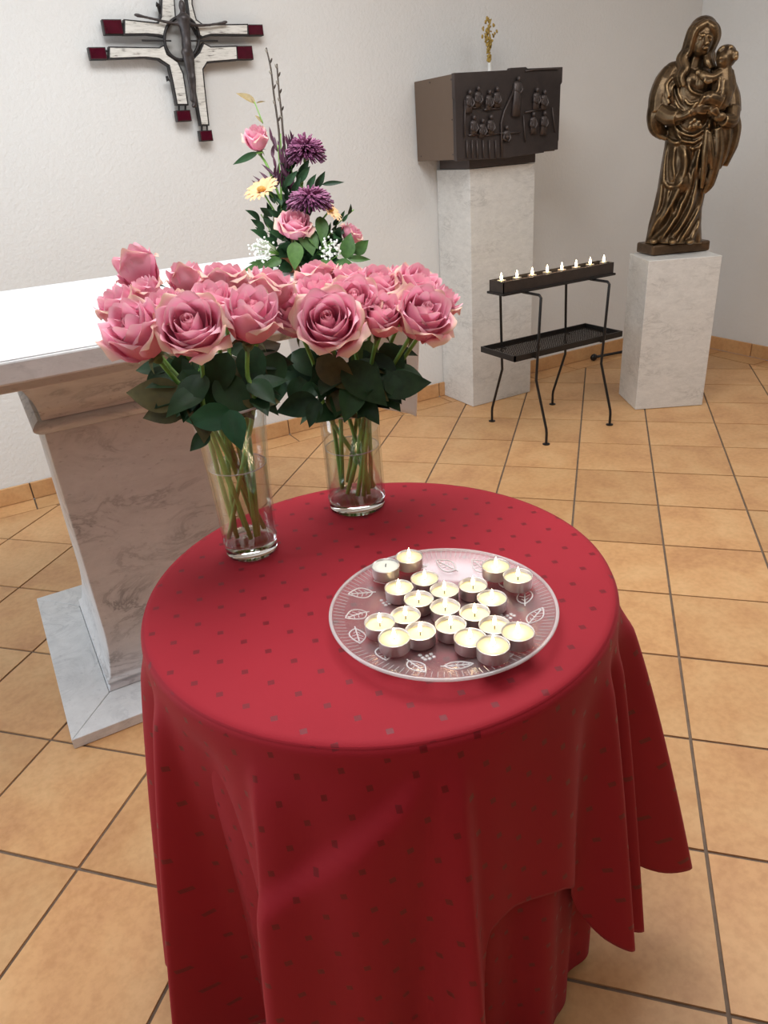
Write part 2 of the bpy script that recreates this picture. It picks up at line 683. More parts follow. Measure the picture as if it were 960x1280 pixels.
M['corpus'] = simple('pewter', (0.075, 0.065, 0.065), 0.45, 0.6, var=0.3, vscale=50, bmp=0.2)
M['wood_white'] = m_wood_white()
M['ruby'] = simple('ruby_enamel', (0.065, 0.004, 0.014), 0.12, 0.0, var=0.2, coat=0.6)
M['gold'] = simple('dried_gold', (0.42, 0.28, 0.06), 0.6, 0.2, var=0.35, vscale=120)
M['porcelain'] = simple('white_porcelain', (0.85, 0.84, 0.8), 0.25, coat=0.3)

# ------------------------------------------------------------------ the room
WY, WX, LX, RY, CZ = 3.35, 4.03, -2.45, -5.0, 2.8


def struct(name, mb, mat_, parent=None, **kw):
    o = build(name, mb, mat_, parent, **kw)
    if parent is None:
        o['kind'] = 'structure'
    return o


floor = struct('floor', MB().box(((LX + WX) / 2, (RY + WY) / 2, -0.06), (WX - LX, WY - RY, 0.112)), M['grout'])
struct('wall_back', MB().box(((LX + WX) / 2, WY + 0.05, CZ / 2), (WX - LX + 0.2, 0.1, CZ)), M['wall'])
struct('wall_right', MB().box((WX + 0.05, (RY + WY) / 2, CZ / 2), (0.1, WY - RY, CZ)), M['wall'])
struct('wall_rear', MB().box(((LX + WX) / 2, RY - 0.05, CZ / 2), (WX - LX + 0.2, 0.1, CZ)), M['table_wood'])  # unseen; dark wood and distance chosen to cut light bounced onto the scene
# left wall with a window opening for the daylight
wl = MB()
wx = LX - 0.05
wl.box((wx, (RY + 1.6) / 2, CZ / 2), (0.1, 1.6 - RY, CZ))
wl.box((wx, (3.0 + WY) / 2, CZ / 2), (0.1, WY - 3.0, CZ))
wl.box((wx, 2.3, 0.25), (0.1, 1.4, 0.5))
wl.box((wx, 2.3, 2.6), (0.1, 1.4, 0.4))
struct('wall_left', wl, M['wall'])
struct('ceiling', MB().box(((LX + WX) / 2, (RY + WY) / 2, CZ + 0.05), (WX - LX + 0.2, WY - RY + 0.2, 0.1)), M['ceiling'])

# floor tiles, laid diagonally; a border course along the back wall
GO = Vector((2.7138, 2.3244))
GI, GJ = Vector((0.2192, -0.2192)), Vector((0.2192, 0.2192))
BY, BX = 3.213, 3.885
HT = 0.1513
tile_me = MB().box((0, 0, 0), (2 * HT, 2 * HT, 0.006), PI / 4).mesh('floor_tile')
tile_me.materials.append(M['tile'])


def clip(poly, fn):
    out = []
    for k in range(len(poly)):
        a, b = poly[k], poly[(k + 1) % len(poly)]
        fa, fb = fn(a), fn(b)
        if fa <= 0:
            out.append(a)
        if fa * fb < 0:
            out.append(a + (b - a) * (fa / (fa - fb)))
    return out


def add_bevel(o, w=0.0022):
    md = o.modifiers.new('bevel', 'BEVEL')
    md.width = w
    md.segments = 1
    md.limit_method = 'ANGLE'


rest = MB()
for i in range(-34, 26):
    for j in range(-38, 14):
        c = GO + GI * (i + 0.5) + GJ * (j + 0.5)
        if c.y - 0.21 > BY or c.x - 0.21 > BX or c.x + 0.2 < LX or c.y + 0.2 < RY:
            continue
        h = HT * math.sqrt(2)
        poly = [c + Vector(q) for q in ((-h, 0), (0, -h), (h, 0), (0, h))]
        whole = c.y + h < BY - 0.003 and c.x + h < BX - 0.003 and c.x - h > LX and c.y - h > RY
        if not whole:
            poly = clip(poly, lambda q: q.y - (BY - 0.003))
            poly = clip(poly, lambda q: q.x - (BX - 0.003)) if poly else poly
            poly = clip(poly, lambda q: LX + 0.002 - q.x) if poly else poly
            poly = clip(poly, lambda q: RY + 0.002 - q.y) if poly else poly
            if len(poly) < 3:
                continue
        vis = any(seen((q.x, q.y, 0), 140) for q in poly)
        dz = random.uniform(-0.0005, 0.0005)
        if not vis:
            rest.prism([(q.x, q.y, -0.004) for q in poly], (0, 0, 0.004))
            continue
        if whole:
            o = link_mesh('floor_tile', tile_me, None, floor)
            o.location = (c.x, c.y, -0.003 + dz)
            o.rotation_euler = (0, 0, random.choice((0, PI / 2, PI, -PI / 2)))
        else:
            o = build('floor_tile', MB().prism([(q.x, q.y, -0.005) for q in poly], (0, 0, 0.005 + dz)), M['tile'], floor)
bme = MB().box((0, 0, 0), (0.3035, 0.126, 0.006)).mesh('border_tile')
bme.materials.append(M['tile'])
for k in range(-8, 14):
    x = -0.003 + 0.31 * k + 0.155
    if LX + 0.16 < x < 3.73:
        o = link_mesh('border_tile', bme, None, floor)
        o.location = (x, BY + 0.066, -0.003)
bme2 = MB().box((0, 0, 0), (0.132, 0.3035, 0.006)).mesh('border_tile')
bme2.materials.append(M['tile'])
for k in range(0, 26):
    y = BY - 0.155 - 0.31 * k
    if y > RY + 0.16:
        o = link_mesh('border_tile', bme2, None, floor)
        o.location = (BX + 0.070, y, -0.003)
o = build('tiles_beyond', rest, M['tile'], floor)
o['kind'] = 'stuff'

# skirting tiles
bb = struct('baseboard_back', MB().box(((LX + WX) / 2, WY - 0.002, 0.038), (WX - LX, 0.004, 0.076)), M['grout'])
sk = MB().box((0, 0, 0), (0.305, 0.011, 0.078)).mesh('skirting_tile')
sk.materials.append(M['tile'])
for k in range(-8, 13):
    x = -0.003 + 0.31 * k + 0.155
    if x - 0.155 > LX and x + 0.155 < WX + 0.02:
        o = link_mesh('skirting_tile', sk, None, bb)
        o.location = (x, WY - 0.0085, 0.0405)
        add_bevel(o)
br = struct('baseboard_right', MB().box((WX - 0.002, (RY + WY) / 2, 0.038), (0.004, WY - RY, 0.076)), M['grout'])
sk2 = MB().box((0, 0, 0), (0.011, 0.305, 0.078)).mesh('skirting_tile')
sk2.materials.append(M['tile'])
for k in range(0, 27):
    y = WY - 0.02 - 0.155 - 0.31 * k
    if y - 0.155 > RY:
        o = link_mesh('skirting_tile', sk2, None, br)
        o.location = (WX - 0.0085, y, 0.0405)
        add_bevel(o)

# ------------------------------------------------------------------ altar
AX0, AX1, AY0, AY1 = -0.42, 0.915, 1.48, 2.48
PX0, PX1, PY0, PY1 = -0.088, 0.59, 1.595, 2.37
altar = empty('altar', (0.25, 1.98, 0), 'grey veined marble altar with moulded column and flat stepped foot frame', 'altar')
# mitred frame on the floor: four slabs
IX0, IX1, IY0, IY1 = 0.0285, 0.4635, 1.7315, 2.2335
g = 0.0012


def frame_piece(poly):
    build('plinth_slab', MB().prism([(x, y, 0.001) for x, y in poly], (0, 0, 0.029)), M['marble_plinth'], altar, bevel=0.0015)


frame_piece([(PX0, PY0), (PX1, PY0), (IX1 - g, IY0 - g), (IX0 + g, IY0 - g)])
frame_piece([(PX1, PY0 + g), (PX1, PY1 - g), (IX1, IY1 - g), (IX1, IY0 + g)])
frame_piece([(PX1, PY1), (PX0, PY1), (IX0 + g, IY1 + g), (IX1 - g, IY1 + g)])
frame_piece([(PX0, PY1 - g), (PX0, PY0 + g), (IX0, IY0 + g), (IX0, IY1 - g)])


def rect_loft(rows):
    """rows of (x0, x1, y0, y1, z) -> closed stepped block"""
    mb = MB()
    n = len(rows)
    vs, fs = [], []
    for x0, x1, y0, y1, z in rows:
        vs += [(x0, y0, z), (x1, y0, z), (x1, y1, z), (x0, y1, z)]
    for i in range(n - 1):
        for k in range(4):
            l = (k + 1) % 4
            fs.append((i * 4 + k, i * 4 + l, i * 4 + 4 + l, i * 4 + 4 + k))
    fs.append((3, 2, 1, 0))
    fs.append(tuple(n * 4 - 4 + k for k in range(4)))
    return mb.add(vs, fs)


CX0, CX1, CY0, CY1 = 0.060, 0.432, 1.763, 2.202
rows = []
for k in range(9):        # flared foot sweeping into the column
    t = k / 8
    e = 0.0305 * (1 - math.sin(t * PI / 2))
    rows.append((CX0 - e, CX1 + e, CY0 - e, CY1 + e, 0.031 + 0.17 * t))
rows = [(r[0], r[1], r[2], r[3], z) for r, z in zip(rows, [0.031 + 0.17 * (k / 8) ** 1.2 for k in range(9)])]
rows.insert(1, (rows[0][0], rows[0][1], rows[0][2], rows[0][3], 0.055))
rows.insert(0, (rows[0][0], rows[0][1], rows[0][2], rows[0][3], 0.002))
rows = sorted(rows, key=lambda r: r[4])
rows.append((CX0, CX1, CY0, CY1, 0.757))
build('column', rect_loft(rows), M['marble_altar'], altar, bevel=0.003)
e = 0.024
mr = []
for k in range(9):
    a = PI * k / 8
    mr.append((CX0 - 0.006 - 0.016 * math.sin(a), CX1 + 0.006 + 0.016 * math.sin(a), CY0 - 0.006 - 0.016 * math.sin(a), CY1 + 0.006 + 0.016 * math.sin(a), 0.757 + 0.034 * k / 8))
build('moulding', rect_loft(mr), M['marble_altar'], altar)
cv = []
for k in range(13):
    t = k / 12
    e = 0.012 + 0.10 * (1 - math.cos(t * PI / 2))
    cv.append((CX0 - 0.3 * e + 0.006, CX1 + 0.3 * e - 0.006, CY0 - e, CY1 + e, 0.791 + 0.108 * t))
build('coved_capital', rect_loft(cv), M['marble_altar'], altar)
build('bearing_slab', MB().box((0.25, 1.98, 0.922), (1.16, 0.74, 0.045)), M['marble_altar'], altar, bevel=0.002)
build('altar_top', MB().box(((AX0 + AX1) / 2, (AY0 + AY1) / 2, 0.9665), (AX1 - AX0, AY1 - AY0, 0.043)), M['marble_plinth'], altar, bevel=0.004)

# altar cloth: one sheet over the top, hanging down at both ends
cl = MB()


def cloth_pt(u, v):
    # u along X with drops at both ends, v along Y
    drop = 0.345
    top = AX1 - AX0 + 0.016
    s = u * (top + 2 * drop)
    y = AY0 + 0.005 + v * (AY1 - AY0 - 0.010)
    x0 = AX0 - 0.008
    wob = 0.012 * math.sin(9 * v + 0.6) + 0.008 * math.sin(21 * v)
    if s < drop:
        k = 1 - s / drop
        return (x0 - k * (0.01 + wob), y + 0.05 * k * (0.5 - v), 0.9895 - k * drop)
    if s > drop + top:
        k = (s - drop - top) / drop
        return (AX1 + 0.008 + k * (0.012 + wob), y + 0.11 * k * (0.5 - v) * 1.5, 0.9895 - k * (drop + 0.02 * math.sin(7 * v)))
    return (x0 + (s - drop), y, 0.9895)


cl.grid(cloth_pt, 120, 60)
o = build('altar_cloth', cl, M['linen'], None, smooth=True)
tag(o, 'plain white linen cloth covering the altar top and hanging over its end', 'cloth')
md = o.modifiers.new('thick', 'SOLIDIFY')
md.thickness = 0.002
md.offset = 0

# ------------------------------------------------------------------ pillars
t = empty('pedestal', (2.40, 3.2, 0), 'tall speckled white marble pillar carrying the bronze box', 'pedestal')
build('shaft', MB().box((2.402, 3.205, 0.5865), (0.396, 0.283, 1.171)), M['marble_pillar'], t, bevel=0.003)
ANG = math.atan2(-0.166, 0.305)
pm, pr_, pl = Vector((2.797, 2.474)), Vector((3.098, 2.310)), Vector((2.925, 2.714))
pw, pd = 0.343, 0.272
pc = pm + (pr_ - pm).normalized() * pw / 2 + (pl - pm).normalized() * pd / 2
t = empty('pedestal', (pc.x, pc.y, 0), 'low white marble block under the bronze statue, turned at an angle', 'pedestal')
build('shaft', MB().box((pc.x, pc.y, 0.367), (pw, pd, 0.7305), ANG), M['marble_pillar'], t, bevel=0.003)

# ------------------------------------------------------------------ bronze box on the pillar
BX0, BX1, BYF, BZ0, BZ1 = 2.085, 2.687, 3.0, 1.217, 1.556
tb = empty('tabernacle', (2.39, 3.15, 1.173), 'dark bronze box with cast relief figures on its front, on the tall pillar', 'tabernacle')
build('foot_block', MB().box((2.402, 3.19, 1.1955), (0.40, 0.25, 0.043)), M['bronze_box'], tb, bevel=0.002)
build('body', MB().box(((BX0 + BX1) / 2, (BYF + 0.02 + 3.335) / 2, (BZ0 + BZ1) / 2), (BX1 - BX0 - 0.004, 3.335 - BYF - 0.02, BZ1 - BZ0 - 0.002)), M['bronze_lit'], tb, bevel=0.002)
for yy, zz in ((3.03, 1.535), (3.03, 1.38), (3.03, 1.24), (3.2, 1.54), (3.3, 1.24)):
    build('rivet', MB().ellipsoid((BX0 + 0.002, yy, zz), (0.003, 0.004, 0.004), 8, 5), M['bronze_box'], tb)
# front plate with an uneven outline
fp = [(BX0, BZ0 - 0.004), (2.36, BZ0 - 0.010), (2.60, BZ0 - 0.002), (2.60, BZ0 + 0.004), (BX1, BZ0 + 0.006), (BX1, BZ0 + 0.04), (BX1 + 0.003, BZ0 + 0.05), (BX1 + 0.003, BZ1 - 0.06), (BX1 + 0.012, BZ1 - 0.05), (BX1 + 0.012, BZ1 + 0.012),
      (2.49, BZ1 + 0.010), (2.48, BZ1 + 0.016), (2.39, BZ1 + 0.014), (2.385, BZ1 + 0.006), (BX0 - 0.002, BZ1 + 0.001), (BX0 - 0.002, BZ1 - 0.09), (BX0 + 0.001, BZ1 - 0.10)]
build('front_plate', MB().prism([(x, BYF + 0.022, z) for x, z in fp], (0, -0.022, 0)), M['bronze_box'], tb, bevel=0.002)


def zb(x, y):   # zoom of the box: picture point onto the front plane
    q = at_y(500 + x / 4.174, 10 + y / 4.176, BYF)
    return q.x, q.z


def relief_figure(hx, hy, h, lean=0.0, w=1.0):
    x, z = zb(hx, hy)
    mb = MB()
    mb.ellipsoid((x, BYF - 0.010, z), (0.0080, 0.011, 0.0105), 10, 7)
    mb.tube([(x, BYF - 0.003, z - 0.0105), (x + lean * 0.1, BYF - 0.004, z - 0.0135), (x + lean * 0.2, BYF - 0.005, z - 0.022), (x + lean * 0.6, BYF - 0.005, z - 0.02 - h * 0.5), (x + lean, BYF - 0.002, z - 0.02 - h)], [0.005, 0.015 * w, 0.0185 * w, 0.017 * w, 0.021 * w], 12, 0.62, Vector((0, 1, 0)))
    for q_ in (-0.010, -0.003, 0.005, 0.011):
        mb.tube([(x + q_ * 0.7 * w, BYF - 0.014, z - 0.034), (x + q_ * w + lean, BYF - 0.011, z - 0.02 - h)], 0.0022, 5)
    mb.tube([(x - 0.014, BYF - 0.010, z - 0.024), (x - 0.02, BYF - 0.013, z - 0.045), (x - 0.002, BYF - 0.016, z - 0.055)], [0.005, 0.0055, 0.004], 6)
    mb.tube([(x + 0.014, BYF - 0.010, z - 0.024), (x + 0.021, BYF - 0.013, z - 0.045), (x + 0.006, BYF - 0.016, z - 0.058)], [0.005, 0.0055, 0.004], 6)
    build('relief_figure', mb, M['bronze_box'], tb, smooth=True)


for hx, hy, h, ln in ((358, 440, 0.06, -0.006), (402, 422, 0.05, 0), (460, 440, 0.05, 0), (500, 425, 0.05, 0.004), (380, 572, 0.05, 0), (425, 590, 0.045, 0), (468, 570, 0.05, 0.004),
                      (612, 370, 0.13, -0.01), (708, 428, 0.06, 0), (748, 440, 0.05, 0), (690, 555, 0.06, 0.008), (748, 550, 0.07, 0), (550, 625, 0.03, 0.01)):
    relief_figure(hx, hy, h, ln, 1.25 if hy == 370 else 1.0)


def relief_bar(pts, r):
    mb = MB()
    q = [zb(*p) for p in pts]
    mb.tube([(x, BYF - 0.006, z) for x, z in q], r, 7)
    build('relief_bar', mb, M['bronze_box'], tb, smooth=True)


relief_bar([(370, 522), (425, 518)], 0.004)
relief_bar([(435, 532), (525, 522)], 0.004)
relief_bar([(355, 665), (415, 660)], 0.004)
relief_bar([(430, 668), (515, 655)], 0.004)
relief_bar([(650, 545), (735, 528)], 0.004)
relief_bar([(590, 430), (540, 540), (525, 600), (528, 780)], 0.005)
relief_bar([(520, 655), (620, 650)], 0.004)
for xx in (345, 372, 398, 430, 462, 495):
    relief_bar([(xx, 690), (xx + 3, 785)], 0.0035)
relief_bar([(335, 480), (335, 680)], 0.003)
relief_bar([(640, 560), (650, 700)], 0.003)
relief_bar([(790, 520), (805, 650)], 0.003)
relief_bar([(650, 330), (700, 322), (820, 318)], 0.0035)

# dried golden sprig in a slim white vase on the box
sp = empty('bud_vase', (2.425, 3.2, 1.556), 'slim white bud vase on top of the bronze box', 'vase')
build('body', MB().lathe((2.425, 3.2, 1.5565), [(0.012, 0), (0.013, 0.004), (0.010, 0.02), (0.008, 0.05), (0.008, 0.062), (0.0065, 0.062), (0.006, 0.02), (0.0, 0.012)], 20), M['porcelain'], sp, smooth=True)
spr = empty('dried_sprig', (2.425, 3.2, 1.58), 'dried golden flower sprig standing above the bronze box', 'dried flower')
build('stem', MB().tube(bez([(2.425, 3.2, 1.572), (2.424, 3.2, 1.66), (2.426, 3.2, 1.78)], 8), 0.0018, 6), M['gold'], spr)
for k in range(95):
    if k == 0:
        fl = MB()
    z = 1.61 + 0.18 * random.random()
    wdt = 0.007 + 0.030 * math.exp(-((z - 1.735) / 0.045) ** 2)
    a = random.uniform(0, 2 * PI)
    r = wdt * math.sqrt(random.random())
    fl.ellipsoid((2.422 + r * math.cos(a), 3.2 + r * math.sin(a), z), (random.uniform(0.003, 0.007), random.uniform(0.003, 0.006), random.uniform(0.004, 0.010)), 6, 4,
                 Matrix.Rotation(random.uniform(-0.8, 0.8), 3, 'X') @ Matrix.Rotation(random.uniform(-0.8, 0.8), 3, 'Y'))
    if k == 94:
        build('florets', fl, M['gold'], spr)['kind'] = 'stuff'

# ------------------------------------------------------------------ candle stand
cs = empty('candle_stand', (2.345, 2.615, 0), 'black wrought iron stand with a wire shelf and long candle tray', 'candle stand')
for sx, X in ((-1, 2.145), (1, 2.548)):
    for sy in (-1, 1):
        Yc = 2.612
        ya, yk, yf = Yc + sy * 0.142, Yc + sy * 0.125, Yc + sy * 0.207
        path = [(X - 0.0, Yc + sy * 0.02, 0.672), (X, ya - sy * 0.012, 0.672), (X, ya, 0.662), (X, Yc + sy * 0.133, 0.45), (X, yk, 0.29), (X, yf - sy * 0.003, 0.075), (X, yf, 0.055), (X, yf, 0.004)]
        lg = MB().tube(path, 0.0062, 8)
        l = build('leg', lg, M['dark_metal'], cs, smooth=True, auto=0.9)
        build('foot_disc', MB().lathe((X, yf, 0.0005), [(0.017, 0), (0.017, 0.003), (0.008, 0.006)], 16), M['dark_metal'], l)
# lower shelf
SX0, SX1, SY0, SY1, SZ = 2.03, 2.682, 2.50, 2.745, 0.402
shelf = MB()
for (a, b_) in (((SX0, SY0), (SX1, SY0)), ((SX1, SY0), (SX1, SY1)), ((SX1, SY1), (SX0, SY1)), ((SX0, SY1), (SX0, SY0))):
    c = ((a[0] + b_[0]) / 2, (a[1] + b_[1]) / 2, SZ + 0.006)
    shelf.box(c, (abs(a[0] - b_[0]) + 0.007, abs(a[1] - b_[1]) + 0.007, 0.026))
sh = build('shelf_rim', shelf, M['dark_metal'], cs)
wires = MB()
nx, ny = 54, 20
for k in range(1, nx):
    x = SX0 + (SX1 - SX0) * k / nx
    wires.box((x, (SY0 + SY1) / 2, SZ - 0.002), (0.0026, SY1 - SY0, 0.002))
for k in range(1, ny):
    y = SY0 + (SY1 - SY0) * k / ny
    wires.box(((SX0 + SX1) / 2, y, SZ + 0.0005), (SX1 - SX0, 0.0026, 0.002))
o = build('wire_mesh', wires, M['dark_metal'], sh)
o['kind'] = 'stuff'
for X in (2.145, 2.548):
    for sy in (-1, 1):
        build('bracket', MB().tube([(X, 2.612 + sy * 0.10, SZ - 0.007), (X, 2.612 + sy * 0.131, SZ - 0.007)], 0.005, 6), M['dark_metal'], cs)
# candle tray
TX0, TX1, TY0, TY1 = 2.008, 2.668, 2.556, 2.668
tray = MB().box(((TX0 + TX1) / 2, (TY0 + TY1) / 2, 0.683), (TX1 - TX0 + 0.006, TY1 - TY0 + 0.006, 0.010))
build('tray', tray, M['dark_metal'], cs, bevel=0.001)
bx_ = MB()
wv = 0.004
bx_.box(((TX0 + TX1) / 2, TY0 + 0.008, 0.712), (TX1 - TX0 - 0.01, wv, 0.048))
bx_.box(((TX0 + TX1) / 2, TY1 - 0.008, 0.712), (TX1 - TX0 - 0.01, wv, 0.048))
bx_.box((TX0 + 0.007, (TY0 + TY1) / 2, 0.712), (wv, TY1 - TY0 - 0.012, 0.048))
bx_.box((TX1 - 0.007, (TY0 + TY1) / 2, 0.712), (wv, TY1 - TY0 - 0.012, 0.048))
build('candle_box', bx_, M['box_metal'], cs)
build('sand_bed', MB().box(((TX0 + TX1) / 2, (TY0 + TY1) / 2, 0.7038), (TX1 - TX0 - 0.018, TY1 - TY0 - 0.02, 0.0312)), M['sand'], cs)

# ------------------------------------------------------------------ tealights
cup_me = MB().lathe((0, 0, 0), [(0.0, 0.0002), (0.0178, 0.0002), (0.0187, 0.001), (0.0189, 0.0155), (0.0195, 0.0162), (0.0195, 0.0168), (0.0184, 0.0168), (0.0182, 0.002), (0.0, 0.0015)], 28).mesh('cup', smooth=True)
cup_me.materials.append(M['alu'])
wax_me = MB().lathe((0, 0, 0), [(0.0, 0.002), (0.0178, 0.002), (0.0181, 0.0118), (0.0172, 0.0108), (0.010, 0.0102), (0.003, 0.0098), (0.0, 0.0098)], 28).mesh('wax', smooth=True)
wax_me.materials.append(M['wax'])
wax_full = MB().lathe((0, 0, 0), [(0.0, 0.002), (0.0178, 0.002), (0.0181, 0.0146), (0.010, 0.0148), (0.003, 0.0144), (0.0, 0.0144)], 28).mesh('wax', smooth=True)
wax_full.materials.append(M['wax'])
wax_cold = wax_full.copy()
wax_cold.materials.clear()
wax_cold.materials.append(M['wax_cold'])
wick_me = MB().tube([(0, 0, 0.009), (0.0002, 0, 0.016), (0.001, 0, 0.019)], 0.0007, 6).mesh('wick')
wick_me.materials.append(M['wick'])
flame_me = MB().lathe((0, 0, 0.0165), [(0.0, 0.0), (0.0017, 0.0015), (0.0026, 0.004), (0.0024, 0.007), (0.0013, 0.0115), (0.0, 0.016)], 12).mesh('flame', smooth=True)
flame_me.materials.append(M['flame'])


def tealight(p, label, group, lit=True, full=False, light=0.0028, fs=0.95):
    t = empty('tealight', p, label, 'candle', group)
    link_mesh('cup', cup_me, None, t)
    link_mesh('wax', (wax_full if full else wax_me) if lit else wax_cold, None, t)
    w = link_mesh('wick', wick_me, None, t)
    if lit:
        f_ = link_mesh('flame', flame_me, None, w)
        f_.scale = (fs, fs, fs)
        f_.location = (0, 0, 0.0165 * (1 - fs) - 0.001)
        ld = bpy.data.lights.new('flame_light', 'POINT')
        ld.energy = light
        ld.color = (1.0, 0.72, 0.4)
        ld.shadow_soft_size = 0.004
        lo = bpy.data.objects.new('flame_light', ld)
        COL.objects.link(lo)
        lo.parent = f_
        lo.location = (0, 0, 0.027)
    return t


for k in range(8):
    x = 2.040 + 0.0868 * k
    tealight((x, 2.612, 0.7195), 'lit tealight burning in the long black candle tray', 'tealights in the black candle tray', True, True, 0.09, 2.1)

# ------------------------------------------------------------------ round table and its cloths
TC = Vector((0.399, 0.796))
TR, TZ = 0.331, 0.735
tbl = empty('round_table', (TC.x, TC.y, 0), 'small round table hidden under the red cloths', 'table')
build('tabletop', MB().lathe((TC.x, TC.y, 0.70), [(0.0, 0), (TR - 0.006, 0), (TR - 0.001, 0.008), (TR - 0.001, 0.024), (TR - 0.006, 0.031), (0.0, 0.031)], 64), M['table_wood'], tbl)
build('column', MB().lathe((TC.x, TC.y, 0.03), [(0.05, 0), (0.03, 0.03), (0.03, 0.64), (0.06, 0.67)], 24), M['dark_metal'], tbl)
build('base_disc', MB().lathe((TC.x, TC.y, 0.001), [(0.2, 0), (0.2, 0.01), (0.05, 0.03)], 40), M['dark_metal'], tbl)
E1 = (-TC).normalized()
E2 = Vector((-E1.y, E1.x))
LA = Vector((0.4891, -0.8722))      # weave axes of the damask
LB = Vector((0.8855, 0.4646))


def table_dir(phi):
    a = math.radians(phi)
    return E1 * math.cos(a) + E2 * math.sin(a)


HEM = [(-180, .10), (-110, .10), (-85, .05), (-68, .05), (-60, .10), (-54, .03), (-30, .012), (0, .02), (11.5, .05), (13.5, .16), (15.2, .36), (17, .415), (24, .425), (36, .42), (42, .39), (47, .29), (50.5, .225), (53, .20), (56, .195), (58.5, .21), (60.5, .165), (63.5, .16),
       (65.5, .19), (69, .30), (72.5, .235), (75, .18), (78, .165), (81, .165), (84, .185), (91, .27), (105, .33), (130, .25), (160, .12), (180, .10)]


def hem_reach(phi):
    z = (interp(HEM, phi - 0.8) + 2 * interp(HEM, phi) + interp(HEM, phi + 0.8)) / 4
    return TR + 0.004 + (TZ - z)


# ridge angle, width before, width after, amplitude at the hem
FOLDS = [(-100, 10, 10, 0.05), (-77, 7, 6, 0.06), (-67, 4, 4, -0.045), (-57.5, 4.0, 3.0, 0.075), (-43, 9, 8, -0.07), (-26, 2.6, 8, 0.07), (-9, 9, 9, 0.035), (2, 5, 5, -0.012), (11.5, 6, 2.2, 0.06), (24, 6, 8, -0.015),
         (38, 6, 5, 0.012), (45, 4, 4, -0.022), (54, 3.8, 2.6, 0.055), (58.3, 1.6, 1.6, -0.035), (62.5, 2.4, 2.6, 0.055), (69, 2.6, 2.6, -0.04), (78, 4.5, 6, 0.125), (92, 6, 6, -0.03), (104, 6, 6, 0.05), (118, 6, 6, -0.02), (130, 7, 7, 0.05), (152, 9, 9, 0.05),
         (173, 7, 7, 0.05), (-124, 9, 9, 0.05), (-150, 9, 9, 0.05)]


def fold(phi):
    r = 0.0
    for c, w0, w1, a in FOLDS:
        d = (phi - c + 180) % 360 - 180
        r += a * math.exp(-(d / (w0 if d < 0 else w1)) ** 2)
    return r


def upper_cloth(phi, s):
    """s: distance from table centre measured along the cloth"""
    d = table_dir(phi)
    fil = 0.014
    R = TR + 0.004
    if s <= R - fil:
        return Vector((TC.x + d.x * s, TC.y + d.y * s, TZ))
    L = hem_reach(phi)
    a = s - (R - fil)
    q = fil * PI / 2
    if a < q:
        th = a / fil
        return Vector((TC.x + d.x * (R - fil + fil * math.sin(th)), TC.y + d.y * (R - fil + fil * math.sin(th)), TZ - fil + fil * math.cos(th)))
    h = a - q
    H = min(L - R, 0.70)
    h = h / max(1e-4, (L - R + fil - q)) * (H - 0.008)
    t = h / 0.58
    amp = fold(phi)
    r = R + 0.022 * t + 1.15 * amp * (t ** 0.8) * sm(0.0, 0.12, t)
    # slanting crease of pulled cloth at the front
    if -30 < phi < 8:
        ln = 0.015 + 0.20 * (8 - phi) / 36
        r += 0.016 * sm(-0.022, 0.018, h - ln) * sm(8, 0, phi) * sm(-30, -24, phi) * (1 - sm(0.02, 0.45, h - ln))
    dz = math.sqrt(max(0.0, 1 - min(0.2, (max(amp, 0) / 0.58) ** 2)))
    return Vector((TC.x + d.x * r, TC.y + d.y * r, max(0.006, TZ - fil - h * dz)))


def cloth_mesh(fn, rad_list, nphi, name):
    vs, fs, uvs = [], [], []
    nr = len(rad_list(0))
    for k in range(nphi):
        phi = -180 + 360 * k / nphi
        for s in rad_list(phi):
            vs.append(fn(phi, s))
    for k in range(nphi):
        l = (k + 1) % nphi
        for i in range(nr - 1):
            fs.append((k * nr + i, k * nr + i + 1, l * nr + i + 1, l * nr + i))
            quad = []
            for kk, ii in ((k, i), (k, i + 1), (k + 1, i + 1), (k + 1, i)):
                phi = -180 + 360 * kk / nphi
                s = rad_list(phi)[ii]
                if rad_list(phi)[i + 1] <= TR + 0.012:
                    d = table_dir(phi) * s
                    quad.append((d.dot(LA) + 0.013, d.dot(LB) + 0.008))
                else:
                    # weave runs obliquely across the hanging part
                    arc = math.radians(phi) * 0.40
                    quad.append((0.83 * arc + 0.56 * s, -0.56 * arc + 0.83 * s))
            uvs += quad
    me = bpy.data.meshes.new(name)
    me.from_pydata([tuple(v) for v in vs], [], fs)
    lay = me.uv_layers.new(name='UVMap')
    for i, q in enumerate(uvs):
        lay.data[i].uv = q
    for p in me.polygons:
        p.use_smooth = True
    return me


def rads(phi):
    R, fil = TR + 0.004, 0.014
    L = hem_reach(phi)
    a = [0.0, 0.06, 0.12, 0.18, 0.24, 0.29, R - fil]
    q = fil * PI / 2
    a += [R - fil + q * k / 5 for k in range(1, 6)]
    s0 = R - fil + q
    a += [s0 + (L - s0) * (k / 60) for k in range(1, 61)]
    return a


_rc = {}


def rads_c(phi):
    if phi not in _rc:
        _rc[phi] = rads(phi)
    return _rc[phi]


me = cloth_mesh(upper_cloth, rads_c, 900, 'tablecloth')
me.materials.append(M['red'])
tcl = bpy.data.objects.new('tablecloth', me)
COL.objects.link(tcl)
tag(tcl, 'red damask tablecloth with small dark diamonds draped over the round table', 'tablecloth')
md = tcl.modifiers.new('thick', 'SOLIDIFY')
md.thickness = 0.0012
md.offset = 0


